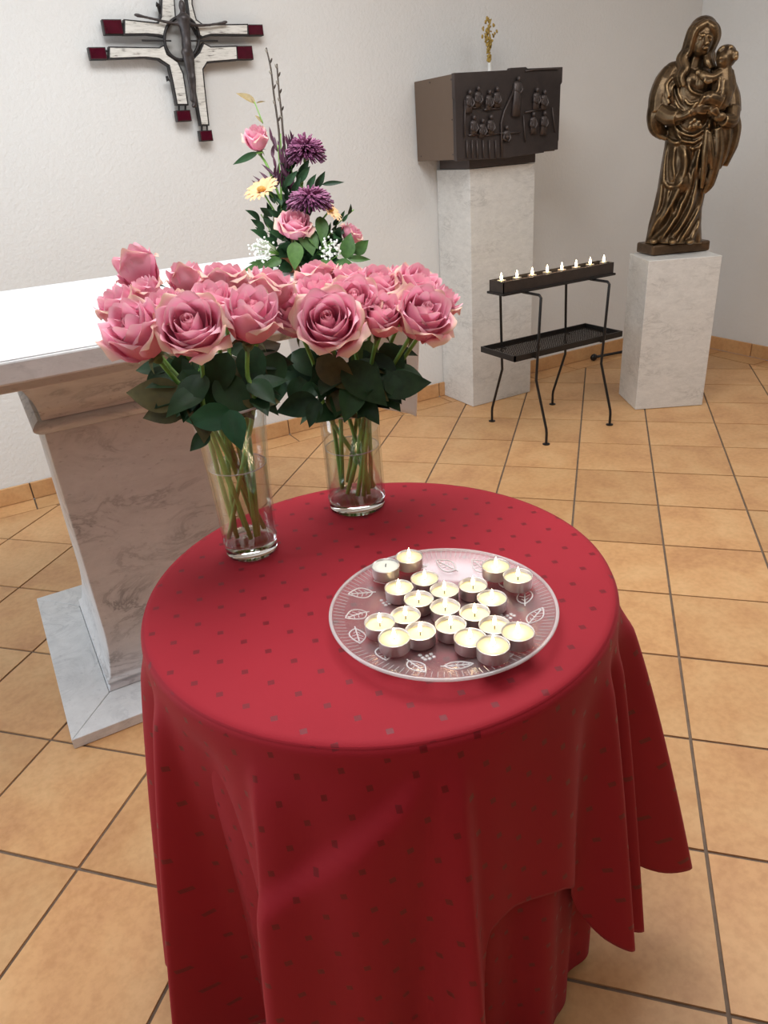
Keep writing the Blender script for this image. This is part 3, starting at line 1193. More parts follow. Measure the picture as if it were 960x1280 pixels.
# straight under-cloth reaching the floor
def under_cloth(phi, s):
    d = table_dir(phi)
    R = TR + 0.0005
    if s <= R:
        return Vector((TC.x + d.x * s, TC.y + d.y * s, TZ - 0.0022))
    h = s - R
    t = h / 0.72
    a = math.radians(phi)
    w = 0.010 * math.sin(11 * a + 0.5) + 0.006 * math.sin(23 * a)
    r = R - 0.012 * sm(0, 0.1, t) + w * sm(0.05, 0.6, t) + 0.004 * t
    return Vector((TC.x + d.x * r, TC.y + d.y * r, TZ - 0.0022 - h * 1.0))


UR = [0.0, 0.15, 0.3, TR + 0.0005] + [TR + 0.0005 + 0.722 * k / 24 for k in range(1, 25)]
me = cloth_mesh(under_cloth, lambda p: UR, 360, 'under_cloth')
me.materials.append(M['red'])
uc = bpy.data.objects.new('under_cloth', me)
COL.objects.link(uc)
tag(uc, 'long red under-cloth hanging to the floor beneath the tablecloth hem', 'tablecloth')

# ------------------------------------------------------------------ glass plate
PC = Vector((0.416, 0.652))
PZ = TZ + 0.0012
plate = empty('glass_plate', (PC.x, PC.y, PZ), 'round clear glass plate embossed with leaves, carrying the tealights', 'plate')
prof = [(0.0, 0.001), (0.088, 0.001), (0.094, 0.0025), (0.105, 0.009), (0.125, 0.0145), (0.1435, 0.0190), (0.1462, 0.0205), (0.1462, 0.0225), (0.1425, 0.0225), (0.124, 0.0178), (0.104, 0.0125), (0.092, 0.0062), (0.088, 0.0048), (0.0, 0.0048)]
build('dish', MB().lathe((PC.x, PC.y, PZ), prof, 96), M['plate_glass'], plate, smooth=True, auto=0.7)
rimt = [(PC.x + 0.1445 * math.cos(2 * PI * k / 96), PC.y + 0.1445 * math.sin(2 * PI * k / 96), PZ + 0.0218) for k in range(97)]
build('rim_bead', MB().tube(rimt, 0.0022, 8), M['emboss'], plate, smooth=True)


def plate_z(r):
    return PZ + interp([(0, 0.0048), (0.088, 0.0048), (0.092, 0.0062), (0.104, 0.0125), (0.124, 0.0178), (0.1425, 0.0225)], r) + 0.0004


def emb_curve(pts, r=0.0009):
    q = []
    for x, y in pts:
        rr = math.hypot(x, y)
        q.append((PC.x + x, PC.y + y, plate_z(rr)))
    return q, r


def emb_leaf(ang, rc, ln, wd, tilt):
    mb = MB()
    ca, sa = math.cos(ang), math.sin(ang)
    base = Vector((rc * ca, rc * sa))
    d = Vector((math.cos(ang + tilt), math.sin(ang + tilt)))
    n = Vector((-d.y, d.x))
    for sgn in (1, -1):
        pts = []
        for k in range(9):
            t_ = k / 8
            p_ = base + d * (ln * (t_ - 0.5)) + n * (sgn * wd * math.sin(PI * t_ ** 0.85) * 0.5)
            pts.append((p_.x, p_.y))
        q, r = emb_curve(pts)
        mb.tube(q, r, 5)
    q, r = emb_curve([tuple(base + d * (ln * (k / 6 - 0.62))) for k in range(7)])
    mb.tube(q, r, 5)
    for k in range(1, 5):
        t_ = k / 5
        o_ = base + d * (ln * (t_ - 0.5))
        for sgn in (1, -1):
            e_ = o_ + d * (ln * 0.12) + n * (sgn * wd * 0.36 * math.sin(PI * t_))
            q, r = emb_curve([tuple(o_), tuple(e_)], 0.0005)
            mb.tube(q, 0.0005, 4)
    build('embossed_leaf', mb, M['emboss_leaf'], plate)


random.seed(3)
for k in range(15):
    a = 2 * PI * k / 15 + 0.1
    emb_leaf(a, 0.112 + 0.006 * (k % 2), 0.034, 0.02, random.uniform(0.7, 1.5))
for k in range(7):
    a = 2 * PI * k / 7 + 0.3
    mb = MB()
    for j in range(7):
        x = 0.083 * math.cos(a) + 0.006 * (j % 3) - 0.006
        y = 0.083 * math.sin(a) + 0.006 * (j // 3) - 0.006
        mb.ellipsoid((PC.x + x, PC.y + y, plate_z(math.hypot(x, y))), (0.0028, 0.0028, 0.001), 8, 5)
    build('embossed_berry', mb, M['emboss'], plate, smooth=True)
rad_ = MB()
for k in range(120):
    a = 2 * PI * k / 120
    q, r = emb_curve([(rr * math.cos(a), rr * math.sin(a)) for rr in (0.127, 0.134, 0.141)])
    rad_.tube(q, 0.0004, 4)
o = build('rim_ribs', rad_, M['emboss'], plate)
o['kind'] = 'stuff'

TEA = [[0.396, 0.76], [0.434, 0.763], [0.432, 0.721], [0.395, 0.717], [0.437, 0.68], [0.474, 0.668], [0.519, 0.673], [0.525, 0.636], [0.471, 0.629], [0.399, 0.679], [0.418, 0.647],
       [0.437, 0.614], [0.368, 0.662], [0.333, 0.658], [0.366, 0.623], [0.401, 0.611], [0.441, 0.58], [0.404, 0.574], [0.445, 0.546], [0.332, 0.619], [0.406, 0.54]]
pts = [Vector(q) for q in TEA]
for it in range(60):          # keep the cups from touching
    for a in range(len(pts)):
        for b_ in range(a):
            d = pts[a] - pts[b_]
            if d.length < 0.0395:
                k = d.normalized() * ((0.0395 - d.length) / 2)
                pts[a] += k
                pts[b_] -= k
FULL = {1, 2, 3, 6, 8, 17, 18, 19, 20}
for k, q in enumerate(pts):
    r = (q - PC).length
    z = plate_z(min(r + 0.0, 0.09)) + 0.0003
    if r > 0.075:
        z = plate_z(r + 0.017) + 0.0002
    if k == 0:
        tealight((q.x, q.y, z), 'unlit white tealight with a cold wick on the glass plate', None, False)
    else:
        lab = 'burning tealight filled with wax up to the cup rim on the glass plate' if k in FULL else 'burning tealight burnt down below its cup rim on the glass plate'
        tealight((q.x, q.y, z), lab, 'full tealights on the glass plate' if k in FULL else 'burnt-down tealights on the glass plate', True, k in FULL)
random.seed(11)

# ------------------------------------------------------------------ leaves, roses
def leaf_mesh(name, ln, wd, droop, fold_, mat_, serr=0.0, n=9):
    mb = MB()

    def fn(u, v):
        w = wd * 0.5 * (math.sin(PI * min(1.0, v * 1.02) ** 0.78) ** 0.9 if 0 < v < 1 else 0.0)
        if serr:
            w *= 1 + serr * (1 if int(v * n * 2) % 2 else -1) * 0.5
        x = (u * 2 - 1) * w
        return (x, ln * v, abs(x) * fold_ - droop * ln * v * v)
    mb.grid(fn, 4, n, True)
    me_ = mb.mesh(name, smooth=True)
    me_.materials.append(mat_)
    return me_


LEAVES = {}
for nm, mt in (('dark', 'leaf'), ('olive', 'leaf_olive'), ('bright', 'leaf_bright'), ('front', 'leaf_front'), ('purple', 'purple_leaf'), ('tan', 'tan_leaf')):
    LEAVES[nm] = leaf_mesh('leaf_' + nm, 1.0, 0.62, 0.22, 0.28, M[mt], 0.08)
    LEAVES[nm + '_slim'] = leaf_mesh('leaf_' + nm, 1.0, 0.24, 0.15, 0.3, M[mt])


def put_leaf(kind, base, tip, parent, up=None, name='leaf', wide=1.0):
    """leaf from base to tip, upper face towards up"""
    base, tip = Vector(base), Vector(tip)
    d = tip - base
    L = d.length
    y = d.normalized()
    u = Vector(up) if up is not None else Vector((-0.2, -0.5, 1))
    z = (u - y * u.dot(y))
    if z.length < 1e-4:
        z = Vector((1, 0, 0))
    z.normalize()
    x = y.cross(z)
    mt = Matrix((x * L * wide, y * L, z * L)).transposed().to_4x4()
    o = link_mesh(name, LEAVES[kind], None, parent)
    mt.translation = base - world_off(parent)
    o.matrix_local = mt
    return o


PROF = [(0.0, 0.16), (0.08, 0.42), (0.2, 0.72), (0.4, 0.95), (0.6, 1.0), (0.8, 0.96), (1.0, 0.9)]


def petal_mesh(name, r0, H, half, curl, mat_, point=0.0, wave=0.0, lean=0.0):
    mb = MB()

    def fn(u, v):
        uu = u * 2 - 1
        w = interp([(0, 0.35), (0.25, 0.8), (0.55, 1.0), (0.8, 0.98), (0.93, 0.86), (1, 0.58)], v)
        a = uu * half * w
        r = r0 * interp(PROF, v) + lean * v
        e = max(0.0, (v - 0.55) / 0.45)
        edge = max(e ** 2, 0.55 * abs(uu) ** 3 * sm(0.3, 0.8, v))
        r += curl * edge
        z = H * (v - 0.20 * abs(uu) ** 2.2 * v * v) - curl * 0.55 * e ** 3
        z += point * H * math.exp(-(uu / 0.3) ** 2) * e ** 2
        r += wave * math.sin(uu * 5 + v * 3) * v
        r += 0.0012 * uu * half     # neighbouring petals overlap like tiles
        return (r * math.cos(a), r * math.sin(a), z)
    mb.grid(fn, 14, 10, True)
    me_ = mb.mesh(name, smooth=True)
    me_.materials.append(mat_)
    return me_


def heart_mesh(tight):
    mb = MB()

    def fn(u, v):
        a = u * 2 * PI * 2.6
        r = 0.0022 + (0.0118 * u) * (0.75 + 0.25 * tight)
        k = interp([(0, 0.4), (0.3, 0.9), (0.6, 1.0), (1, 0.82)], v)
        z = 0.058 * v * (1.0 - 0.06 * u) + 0.0018 * math.sin(a * 1.4)
        return (r * k * math.cos(a), r * k * math.sin(a), z)
    mb.grid(fn, 60, 6, True)
    me_ = mb.mesh('heart', smooth=True)
    me_.materials.append(M['petal_in'])
    return me_


ROSE = {
    'open': dict(heart=heart_mesh(0), layers=[
        (3, petal_mesh('petal', 0.0155, 0.0640, 1.30, 0.0012, M['petal_in'], 0.0), 0.0),
        (3, petal_mesh('petal', 0.0205, 0.0640, 1.30, 0.0030, M['petal_in'], 0.02, 0.0004), 0.5),
        (4, petal_mesh('petal', 0.0255, 0.0630, 1.12, 0.0055, M['petal_in'], 0.03, 0.0006), 0.2),
        (5, petal_mesh('petal', 0.0305, 0.0600, 0.95, 0.0090, M['petal_in'], 0.04, 0.0010), 0.75),
        (5, petal_mesh('petal', 0.0340, 0.0540, 0.85, 0.0130, M['petal_out'], 0.08, 0.0012), 0.3),
        (2, petal_mesh('petal', 0.0350, 0.0480, 0.75, 0.0190, M['petal_out'], 0.16, 0.0014), 0.1)]),
    'tight': dict(heart=heart_mesh(1), layers=[
        (3, petal_mesh('petal', 0.0140, 0.0690, 1.30, 0.0010, M['petal_in'], 0.02), 0.0),
        (3, petal_mesh('petal', 0.0190, 0.0690, 1.35, 0.0022, M['petal_in'], 0.03, 0.0004), 0.5),
        (4, petal_mesh('petal', 0.0240, 0.0670, 1.10, 0.0045, M['petal_in'], 0.05, 0.0006), 0.2),
        (5, petal_mesh('petal', 0.0285, 0.0620, 0.90, 0.0090, M['petal_in'], 0.08, 0.0010), 0.75),
        (3, petal_mesh('petal', 0.0305, 0.0560, 0.85, 0.0140, M['petal_out'], 0.16, 0.0014), 0.1)]),
}
cal = MB()
cal.lathe((0, 0, 0), [(0.003, -0.016), (0.006, -0.012), (0.0085, -0.005), (0.0095, 0.001), (0.004, 0.004)], 14)
for k in range(5):
    a = 2 * PI * k / 5

    def sepal(u, v, a=a):
        w = 0.0045 * (1 - v) ** 0.8
        r = 0.009 + 0.020 * v - 0.004 * v * v
        z = 0.0 + 0.012 * v - 0.022 * v * v
        x, y = r, (u * 2 - 1) * w
        return (x * math.cos(a) - y * math.sin(a), x * math.sin(a) + y * math.cos(a), z)
    cal.grid(sepal, 2, 4)
CAL_ME = cal.mesh('calyx', smooth=True)
CAL_ME.materials.append(M['calyx'])


def rose(head, axis, size, stem_pts, label, group, variant='open', twist=0.0, leaves=(), squash=1.0):
    """head: centre of the bloom; axis: where it faces"""
    axis = Vector(axis).normalized()
    sc = size / 0.076
    base = Vector(head) - axis * (0.036 * sc)
    t = empty('rose', base, label, 'rose', group)
    q = axis.to_track_quat('Z', 'Y').to_matrix().to_4x4() @ Matrix.Rotation(twist, 4, 'Z')
    q3 = q @ Matrix.Diagonal((sc * squash, sc * squash, sc, 1))
    V = ROSE[variant]
    o = link_mesh('heart', V['heart'], None, t)
    o.matrix_local = q3
    for n, me_, ph in V['layers']:
        for k in range(n):
            o = link_mesh('petal', me_, None, t)
            j = random.uniform(-0.12, 0.12)
            o.matrix_local = q3 @ Matrix.Rotation(2 * PI * (k + ph) / n + j, 4, 'Z') @ Matrix.Rotation(random.uniform(-0.05, 0.05), 4, 'Y')
    o = link_mesh('calyx', CAL_ME, None, t)
    o.matrix_local = q @ Matrix.Scale(sc, 4)
    pts_ = [base - axis * 0.012 * sc] + [Vector(p) for p in stem_pts]
    cur = bez(pts_, 15)
    st = build('stem', MB().tube(cur, [0.0038 * (0.85 + 0.15 * k / len(cur)) for k in range(len(cur))], 7), M['stem'], t, smooth=True)
    for kind, b0, t0, up in leaves:
        put_leaf(kind, b0, t0, t, up)
    return t


# ------------------------------------------------------------------ vases
def vase(name, c, prof_out, wall, water_h, label, base_h):
    t = empty('glass_vase', c, label, 'vase')
    ins = [(max(r - wall, 0), z) for r, z in prof_out if z > base_h]
    r_at = lambda z: interp([(zz, rr) for rr, zz in prof_out], z)
    outer = [(r_at(base_h), base_h)] + [q for q in prof_out if q[1] > base_h]
    top = prof_out[-1]
    prof_ = outer + [(top[0] - wall / 2, top[1] + wall / 2)] + list(reversed(ins)) + [(r_at(base_h) - wall, base_h)]
    build('wall', MB().lathe(c, prof_, 48, True), M['glass'], t, smooth=True, auto=0.9)
    r0 = prof_out[0][0]
    build('thick_base', MB().lathe(c, [(0.0, 0.0008), (r0 - 0.005, 0.0008), (r0, 0.004), (r_at(base_h) - 0.0002, base_h - 0.0008), (r0 - 0.006, base_h - 0.003), (0.0, base_h - 0.005)], 48), M['solid_glass'], t, smooth=True, auto=0.8)
    zs = [base_h + (water_h - base_h) * k / 6 for k in range(7)]
    wp = [(0.0, base_h + 0.0005)] + [(r_at(z) - wall - 0.0004, z + 0.0005) for z in zs] + [(0.0, water_h)]
    build('water', MB().lathe(c, wp, 40), M['water'], t, smooth=True, auto=0.6)
    wr = r_at(water_h) - wall - 0.0012
    build('water_line', MB().tube([(c[0] + wr * math.cos(2 * PI * k / 40), c[1] + wr * math.sin(2 * PI * k / 40), c[2] + water_h + 0.0006) for k in range(41)], 0.0011, 5), M['emboss'], t, smooth=True)
    # bright rolled lip
    lip = [(c[0] + (top[0] - wall / 2) * math.cos(2 * PI * k / 48), c[1] + (top[0] - wall / 2) * math.sin(2 * PI * k / 48), c[2] + top[1]) for k in range(49)]
    build('lip', MB().tube(lip, wall * 0.62, 6), M['emboss'], t, smooth=True)
    return t


VL = Vector((0.275, 0.980, TZ + 0.001))
VR = Vector((0.484, 1.019, TZ + 0.001))
LH, RH = 0.243, 0.178
vase('left', VL, [(0.040, 0.0), (0.0415, 0.006), (0.0420, 0.03), (0.0435, 0.08), (0.046, 0.14), (0.0505, 0.20), (0.0555, LH)], 0.003, 0.148, 'tall flared clear glass vase holding pink roses', 0.026)
vase('right', VR, [(0.0475, 0.0), (0.0495, 0.006), (0.0495, 0.03), (0.0490, 0.08), (0.0485, 0.13), (0.0495, RH)], 0.003, 0.112, 'straight clear glass vase holding pink roses', 0.022)


def bouquet(vc, vh, rim_r, base_r, specs, vname, extra, own):
    ax = Vector((vc.x, vc.y, vc.z))
    for i, (px_, py_, dep, w, var, face) in enumerate(specs):
        head = at_d(px_, py_, dep)
        size = w * dep / FPX * 0.97
        out = Vector((head.x - ax.x, head.y - ax.y, 0))
        up = Vector((0, 0, 1))
        tocam = (CAM_C - head).normalized()
        axis = (up * 1.0 + out * 5.0 + tocam * face).normalized()
        # stem: from the bloom into the rim, crossing over to the other side of the foot
        o2 = out.normalized() if out.length > 1e-4 else Vector((1, 0, 0))
        ang = math.atan2(o2.y, o2.x) + random.uniform(-0.3, 0.3)
        rr = min(out.length * 1.1, rim_r * 0.86) * random.uniform(0.75, 1.0)
        rim = ax + Vector((math.cos(ang) * rr, math.sin(ang) * rr, vh + 0.005))
        an2 = 2.4 * i + random.uniform(-0.5, 0.5)
        rb = base_r * random.uniform(0.5, 0.88)
        foot = ax + Vector((math.cos(an2) * rb, math.sin(an2) * rb, 0.034))
        mid = rim.lerp(foot, 0.5)
        below = head - axis * 0.085
        below.z = max(below.z, rim.z + 0.03)
        stem = [below.lerp(rim, 0.25), rim, mid, foot]
        lv = []
        for k in range(4):
            tt = random.uniform(0.2, 0.98)
            p = below.lerp(rim, tt)
            a2 = ang + random.uniform(-1.5, 1.5)
            ln = random.uniform(0.045, 0.068)
            tip = p + Vector((math.cos(a2) * ln, math.sin(a2) * ln, random.uniform(-0.035, 0.02)))
            kind = 'olive' if random.random() < 0.16 else 'dark'
            lv.append((kind, p, tip, (random.uniform(-0.4, 0.4), -0.5 + random.uniform(-0.3, 0.3), 0.8)))
        for (b0x, b0y, t0x, t0y, dd, kind) in extra[i::len(specs)]:
            lv.append((kind, at_d(b0x, b0y, dd + 0.012), at_d(t0x, t0y, dd), (-0.35, -0.75, 0.5 + random.uniform(-0.2, 0.2))))
        if i in own:
            lab = own[i]
        elif face > 0.75:
            lab = 'pink rose turned outward, showing its coiled heart, in the %s vase' % vname
        elif var == 'tight':
            lab = 'half-open upright pink rose with pointed petal tips in the %s vase' % vname
        else:
            lab = 'full pink rose with cream petal edges in the %s vase' % vname
        rose(head, axis, size, stem, lab, None if i in own else 'roses in the %s vase: %s' % (vname, 'outward' if face > 0.75 else var), var, random.uniform(0, 6.28), lv)


LEFT = [(174, 338, 1.06, 62, 'tight', 0.0), (233, 352, 1.07, 50, 'tight', 0.0), (280, 350, 1.06, 56, 'open', 0.3), (183, 366, 1.03, 44, 'tight', 0.4), (150, 384, 1.0, 58, 'tight', 0.3),
        (206, 383, 0.99, 50, 'open', 0.5), (171, 416, 0.94, 84, 'tight', 0.5), (238, 409, 0.93, 84, 'open', 0.95), (266, 377, 0.98, 60, 'open', 0.4), (314, 396, 0.95, 78, 'tight', 0.3), (338, 357, 1.03, 58, 'open', 0.1)]
RIGHT = [(366, 397, 1.07, 58, 'tight', 0.4), (410, 403, 1.03, 80, 'open', 1.1), (442, 377, 1.07, 64, 'open', 0.8), (478, 396, 1.07, 60, 'tight', 0.5), (529, 393, 1.08, 72, 'open', 0.8), (473, 357, 1.13, 58, 'open', 0.5),
         (522, 357, 1.14, 60, 'open', 0.6), (551, 380, 1.13, 50, 'tight', 0.2), (396, 347, 1.16, 54, 'open', 0.1), (395, 366, 1.11, 54, 'open', 0.4), (437, 350, 1.15, 54, 'open', 0.3), (499, 350, 1.18, 44, 'open', 0.3)]
LEX = [(232, 500, 154, 487, .99, 'olive'), (236, 508, 176, 520, 1.0, 'olive'), (252, 505, 200, 500, 1.0, 'dark'), (292, 518, 231, 526, .965, 'front'), (287, 512, 300, 560, .955, 'front'), (262, 540, 237, 562, .98, 'dark'), (302, 498, 347, 500, 1.0, 'olive'), (228, 462, 262, 525, 1.02, 'dark'),
       (212, 445, 240, 505, 1.03, 'dark'), (262, 445, 290, 515, 1.03, 'dark'), (300, 442, 332, 500, 1.03, 'olive'), (312, 430, 318, 490, 1.02, 'dark'), (242, 440, 215, 490, 1.03, 'dark'), (332, 465, 300, 520, 1.02, 'dark'), (345, 440, 338, 495, 1.04, 'dark'), (285, 440, 262, 500, 1.0, 'dark'),
       (270, 470, 315, 520, 1.0, 'dark'), (240, 480, 205, 525, 1.02, 'dark'), (275, 450, 300, 500, 1.05, 'dark'), (320, 450, 350, 470, 1.05, 'dark'), (250, 450, 265, 500, 1.05, 'dark'), (295, 455, 280, 510, 1.03, 'dark')]
REX = [(428, 455, 484, 503, 1.09, 'dark'), (474, 488, 538, 473, 1.12, 'dark'), (478, 470, 507, 497, 1.12, 'dark'), (398, 500, 345, 514, 1.12, 'dark'), (400, 488, 350, 466, 1.15, 'dark'), (398, 500, 386, 532, 1.11, 'dark'), (396, 448, 446, 485, 1.09, 'olive'), (408, 492, 446, 520, 1.11, 'olive'),
       (452, 500, 474, 528, 1.12, 'dark'), (440, 438, 472, 480, 1.15, 'dark'), (480, 428, 502, 475, 1.15, 'dark'), (488, 436, 507, 468, 1.16, 'dark'), (420, 438, 392, 486, 1.13, 'dark'), (382, 438, 358, 488, 1.16, 'dark'), (352, 455, 343, 505, 1.16, 'dark'), (462, 425, 448, 480, 1.15, 'bright'),
       (365, 440, 408, 470, 1.14, 'dark'), (450, 470, 430, 525, 1.1, 'dark'), (480, 490, 500, 512, 1.14, 'dark'), (410, 450, 400, 500, 1.13, 'dark'), (440, 460, 415, 505, 1.12, 'olive'), (465, 440, 490, 500, 1.14, 'dark'), (375, 470, 370, 515, 1.14, 'dark')]
LOWN = {0: 'half-open pink rose standing tallest in the flared glass vase', 4: 'half-open pink rose leaning furthest out over the altar from the flared vase', 6: 'large half-open pink rose beside the coiled-heart bloom of the flared vase',
        7: 'wide pink rose with a coiled heart facing outward in the flared vase', 9: 'tall half-open pink rose of the flared vase, between its coiled-heart bloom and the straight vase', 10: 'full pink rose of the flared vase pressed against the straight vase bouquet'}
ROWN = {0: 'half-open pink rose of the straight vase pressed against the flared vase bouquet', 1: 'widest pink rose with a coiled heart facing outward in the straight vase', 4: 'broad outward-facing pink rose of the straight vase, near the marble pillar', 7: 'half-open pink rose leaning furthest out of the straight vase towards the pillar'}
bouquet(VL, LH, 0.055, 0.040, LEFT, 'flared glass', LEX, LOWN)
bouquet(VR, RH, 0.049, 0.047, RIGHT, 'straight glass', REX, ROWN)

# ------------------------------------------------------------------ arrangement on the altar
GRP = 'flower arrangement on the altar'
AC = Vector((0.84, 2.0, 0.9935))
pot = empty('flower_pot', AC, 'low terracotta bowl under the flower arrangement on the altar', 'flower pot')
build('bowl', MB().lathe(AC, [(0.0, 0.0005), (0.045, 0.0005), (0.05, 0.004), (0.062, 0.038), (0.066, 0.042), (0.062, 0.044), (0.056, 0.036), (0.0, 0.03)], 40), M['terracotta'], pot, smooth=True, auto=0.7)
build('foam', MB().lathe(AC, [(0.0, 0.032), (0.054, 0.038), (0.05, 0.075), (0.0, 0.085)], 24), M['leaf'], pot, smooth=True)
foam = AC + Vector((0, 0, 0.06))


def az(x, y, d=0.0):      # zoom of the arrangement, d metres behind the bowl's own distance
    return at_d(270 + x / 4.268, 50 + y / 4.267, 2.0 + d - (y - 1200) / -1200 * 0.08)


def arr_rose(x, y, w, d, axis, variant, lab):
    h = az(x, y, d)
    size = w / 4.268 * 1.75 / FPX
    rose(h, axis, size, [h.lerp(foam, 0.35) + Vector((0, 0, 0.01)), foam], lab, GRP, variant, random.uniform(0, 6))


arr_rose(215, 525, 150, 0.0, (-0.25, -0.3, 1), 'tight', 'single pink rosebud standing highest in the altar arrangement')
arr_rose(420, 985, 180, -0.06, (0.0, -0.55, 0.9), 'open', 'open pink rose low in the middle of the altar arrangement')
arr_rose(725, 1030, 125, 0.02, (0.6, -0.2, 0.7), 'open', 'pink rose half hidden by leaves at the side of the altar arrangement')


def chrysanthemum(x, y, w, hgt, d, lab):
    c = az(x, y, d)
    R = w / 4.268 * 2.0 / FPX / 2
    t = empty('chrysanthemum', c, lab, 'chrysanthemum', GRP)
    for layer, (mt, lo, hi, n) in enumerate((('mum', -0.45, 0.55, 200), ('mum_tip', 0.1, 1.0, 170))):
        mb = MB()
        for k in range(n):
            e = random.uniform(lo, hi)
            a = random.uniform(0, 2 * PI)
            ce = math.sqrt(max(0, 1 - e * e))
            dr = Vector((ce * math.cos(a), ce * math.sin(a), e))
            ln = R * random.uniform(0.85, 1.05)
            tip = c + Vector((dr.x * ln, dr.y * ln, dr.z * ln * hgt - 0.10 * R * ce))
            m1 = c.lerp(tip, 0.6) + Vector((0, 0, 0.12 * R))
            b0 = c.lerp(tip, 0.12)
            mb.tube([b0, m1, tip], [0.0012, 0.0032, 0.0018], 4)
        o = build('petals', mb, M[mt], t)
        o['kind'] = 'stuff'
    build('stem', MB().tube(bez([c, c.lerp(foam, 0.5) + Vector((0, 0, 0.01)), foam], 8), 0.003, 6), M['stem'], t, smooth=True)


chrysanthemum(478, 605, 212, 0.95, 0.0, 'rounded purple chrysanthemum, the upper of two in the altar arrangement')
chrysanthemum(500, 865, 245, 0.68, -0.04, 'flatter purple chrysanthemum, the lower of two in the altar arrangement')


def daisy(x, y, w, d, axis, lab):
    c = az(x, y, d)
    R = w / 4.268 * 2.0 / FPX / 2
    ax = Vector(axis).normalized()
    q = ax.to_track_quat('Z', 'Y').to_matrix()
    t = empty('gerbera', c, lab, 'flower', GRP)
    for k in range(22):
        a = 2 * PI * k / 22
        mb = MB()

        def fn(u, v, a=a):
            wd = 0.0042 * math.sin(PI * (0.15 + 0.8 * v)) * (R / 0.024)
            r = 0.15 * R + 0.88 * R * v
            z = 0.25 * R * math.sin(v * 2.2) + (0.002 if k % 2 else 0.0)
            y_ = (u * 2 - 1) * wd
            return c + q @ Vector((r * math.cos(a) - y_ * math.sin(a), r * math.sin(a) + y_ * math.cos(a), z))
        mb.grid(fn, 2, 4)
        build('petal', mb, M['peach'], t, smooth=True)
    build('heart', MB().ellipsoid(c + ax * 0.2 * R, (0.25 * R, 0.25 * R, 0.16 * R), 12, 7), M['peach_heart'], t, smooth=True)
    build('stem', MB().tube(bez([c, c.lerp(foam, 0.5), foam], 8), 0.0025, 6), M['stem'], t, smooth=True)


daisy(250, 812, 190, -0.02, (-0.45, -0.25, 0.85), 'peach gerbera tilted outward in the altar arrangement, below the rosebud')
daisy(600, 918, 150, -0.03, (0.45, -0.5, 0.6), 'small peach gerbera tucked under the lower purple chrysanthemum')


def twig(pts_, lab, name='twig'):
    P_ = [az(x, y, d) for x, y, d in pts_] + [foam]
    t = empty(name, foam, lab, 'twig', GRP)
    cur = bez(P_, 24)
    build('stem', MB().tube(cur, [0.0022 + 0.0016 * k / len(cur) for k in range(len(cur))], 6), M['twig'], t, smooth=True)
    for k in range(1, int(len(cur) * 0.6), 2):
        p_ = cur[k]
        s_ = 1 if (k // 2) % 2 else -1
        dr = Vector((0.5 * s_, -0.3, 1)).normalized()
        build('bud', MB().ellipsoid(p_ + Vector((0.004 * s_, -0.002, 0.004)), (0.0026, 0.0026, 0.007), 8, 5, dr.to_track_quat('Z', 'Y').to_matrix()), M['bud' if k % 4 == 1 else 'twig'], t, smooth=True)


twig([(268, 42, 0.02), (292, 150, 0.02), (310, 300, 0.02), (335, 480, 0.02), (355, 700, 0.01)], 'tallest bare budding twig in the altar arrangement')
twig([(325, 128, 0.03), (335, 260, 0.03), (350, 400, 0.03), (365, 560, 0.02)], 'shorter bare budding twig beside the tallest one')


def sprig(name, lab, kind, stem_pts, leaves, cat='foliage'):
    t = empty(name, foam, lab, cat, GRP)
    P_ = [az(*q) for q in stem_pts]
    if len(stem_pts) > 1:
        build('stem', MB().tube(bez(P_, 10), 0.0016, 5), M['stem'], t, smooth=True)
    for (x0, y0, x1, y1, d0, d1, wide) in leaves:
        pa, pb = az(x0, y0, d0), az(x1, y1, d1)
        pa.z, pb.z = max(pa.z, 1.012), max(pb.z, 1.006)
        put_leaf(kind, pa, pb, t, (random.uniform(-0.5, 0.3), -0.9, random.uniform(0.2, 0.8)), wide=wide)


sprig('tan_leaf_sprig', 'tan pointed leaf on a thin stalk above the rosebud', 'tan', [(250, 445, 0), (225, 380, 0), (205, 330, 0)],
      [(210, 342, 108, 262, 0, 0, 0.62), (205, 340, 180, 282, 0, 0.01, 0.4), (250, 445, 208, 392, 0, 0, 0.5), (215, 338, 264, 322, 0, 0, 0.3)])
sprig('broad_leaf_sprig', 'bright green broad leaves low beside the half hidden pink rose', 'bright', [(600, 1180, -0.03), (680, 1130, -0.03), (730, 1100, -0.03)],
      [(690, 1170, 720, 1025, -0.05, -0.06, 1.0), (735, 1140, 815, 1070, -0.04, -0.05, 1.1), (700, 1165, 825, 1168, -0.05, -0.05, 0.5), (640, 1185, 750, 1222, -0.06, -0.08, 0.9)])
sprig('broad_leaf_sprig', 'bright green leaf drooping under the open pink rose', 'bright', [(430, 1000, -0.03), (420, 1080, -0.06)],
      [(425, 1075, 420, 1215, -0.08, -0.10, 1.0), (470, 1010, 520, 1130, -0.05, -0.08, 1.2), (555, 940, 575, 1075, -0.04, -0.07, 0.8), (500, 1030, 545, 1100, -0.05, -0.07, 1.0), (350, 1170, 262, 1205, -0.06, -0.08, 0.9), (560, 1170, 650, 1215, -0.06, -0.08, 0.9)])
sprig('trailing_leaf_sprig', 'long thin green leaves trailing over the bowl edge on the altar', 'bright_slim', [(300, 1180, -0.04)],
      [(290, 1190, 130, 1225, -0.05, -0.06, 1.0), (280, 1180, 170, 1190, -0.05, -0.05, 1.0)])
sprig('willow_leaf', 'narrow dark leaf sticking out sideways below the rosebud', 'dark_slim', [(250, 600, 0), (215, 605, 0)], [(225, 600, 85, 660, 0, 0, 1.0)])
sprig('willow_leaf', 'narrow dark leaf sticking out sideways between the two chrysanthemums', 'dark_slim', [(560, 775, 0), (530, 800, 0)], [(565, 772, 685, 752, 0, 0, 0.9)])
dl = []
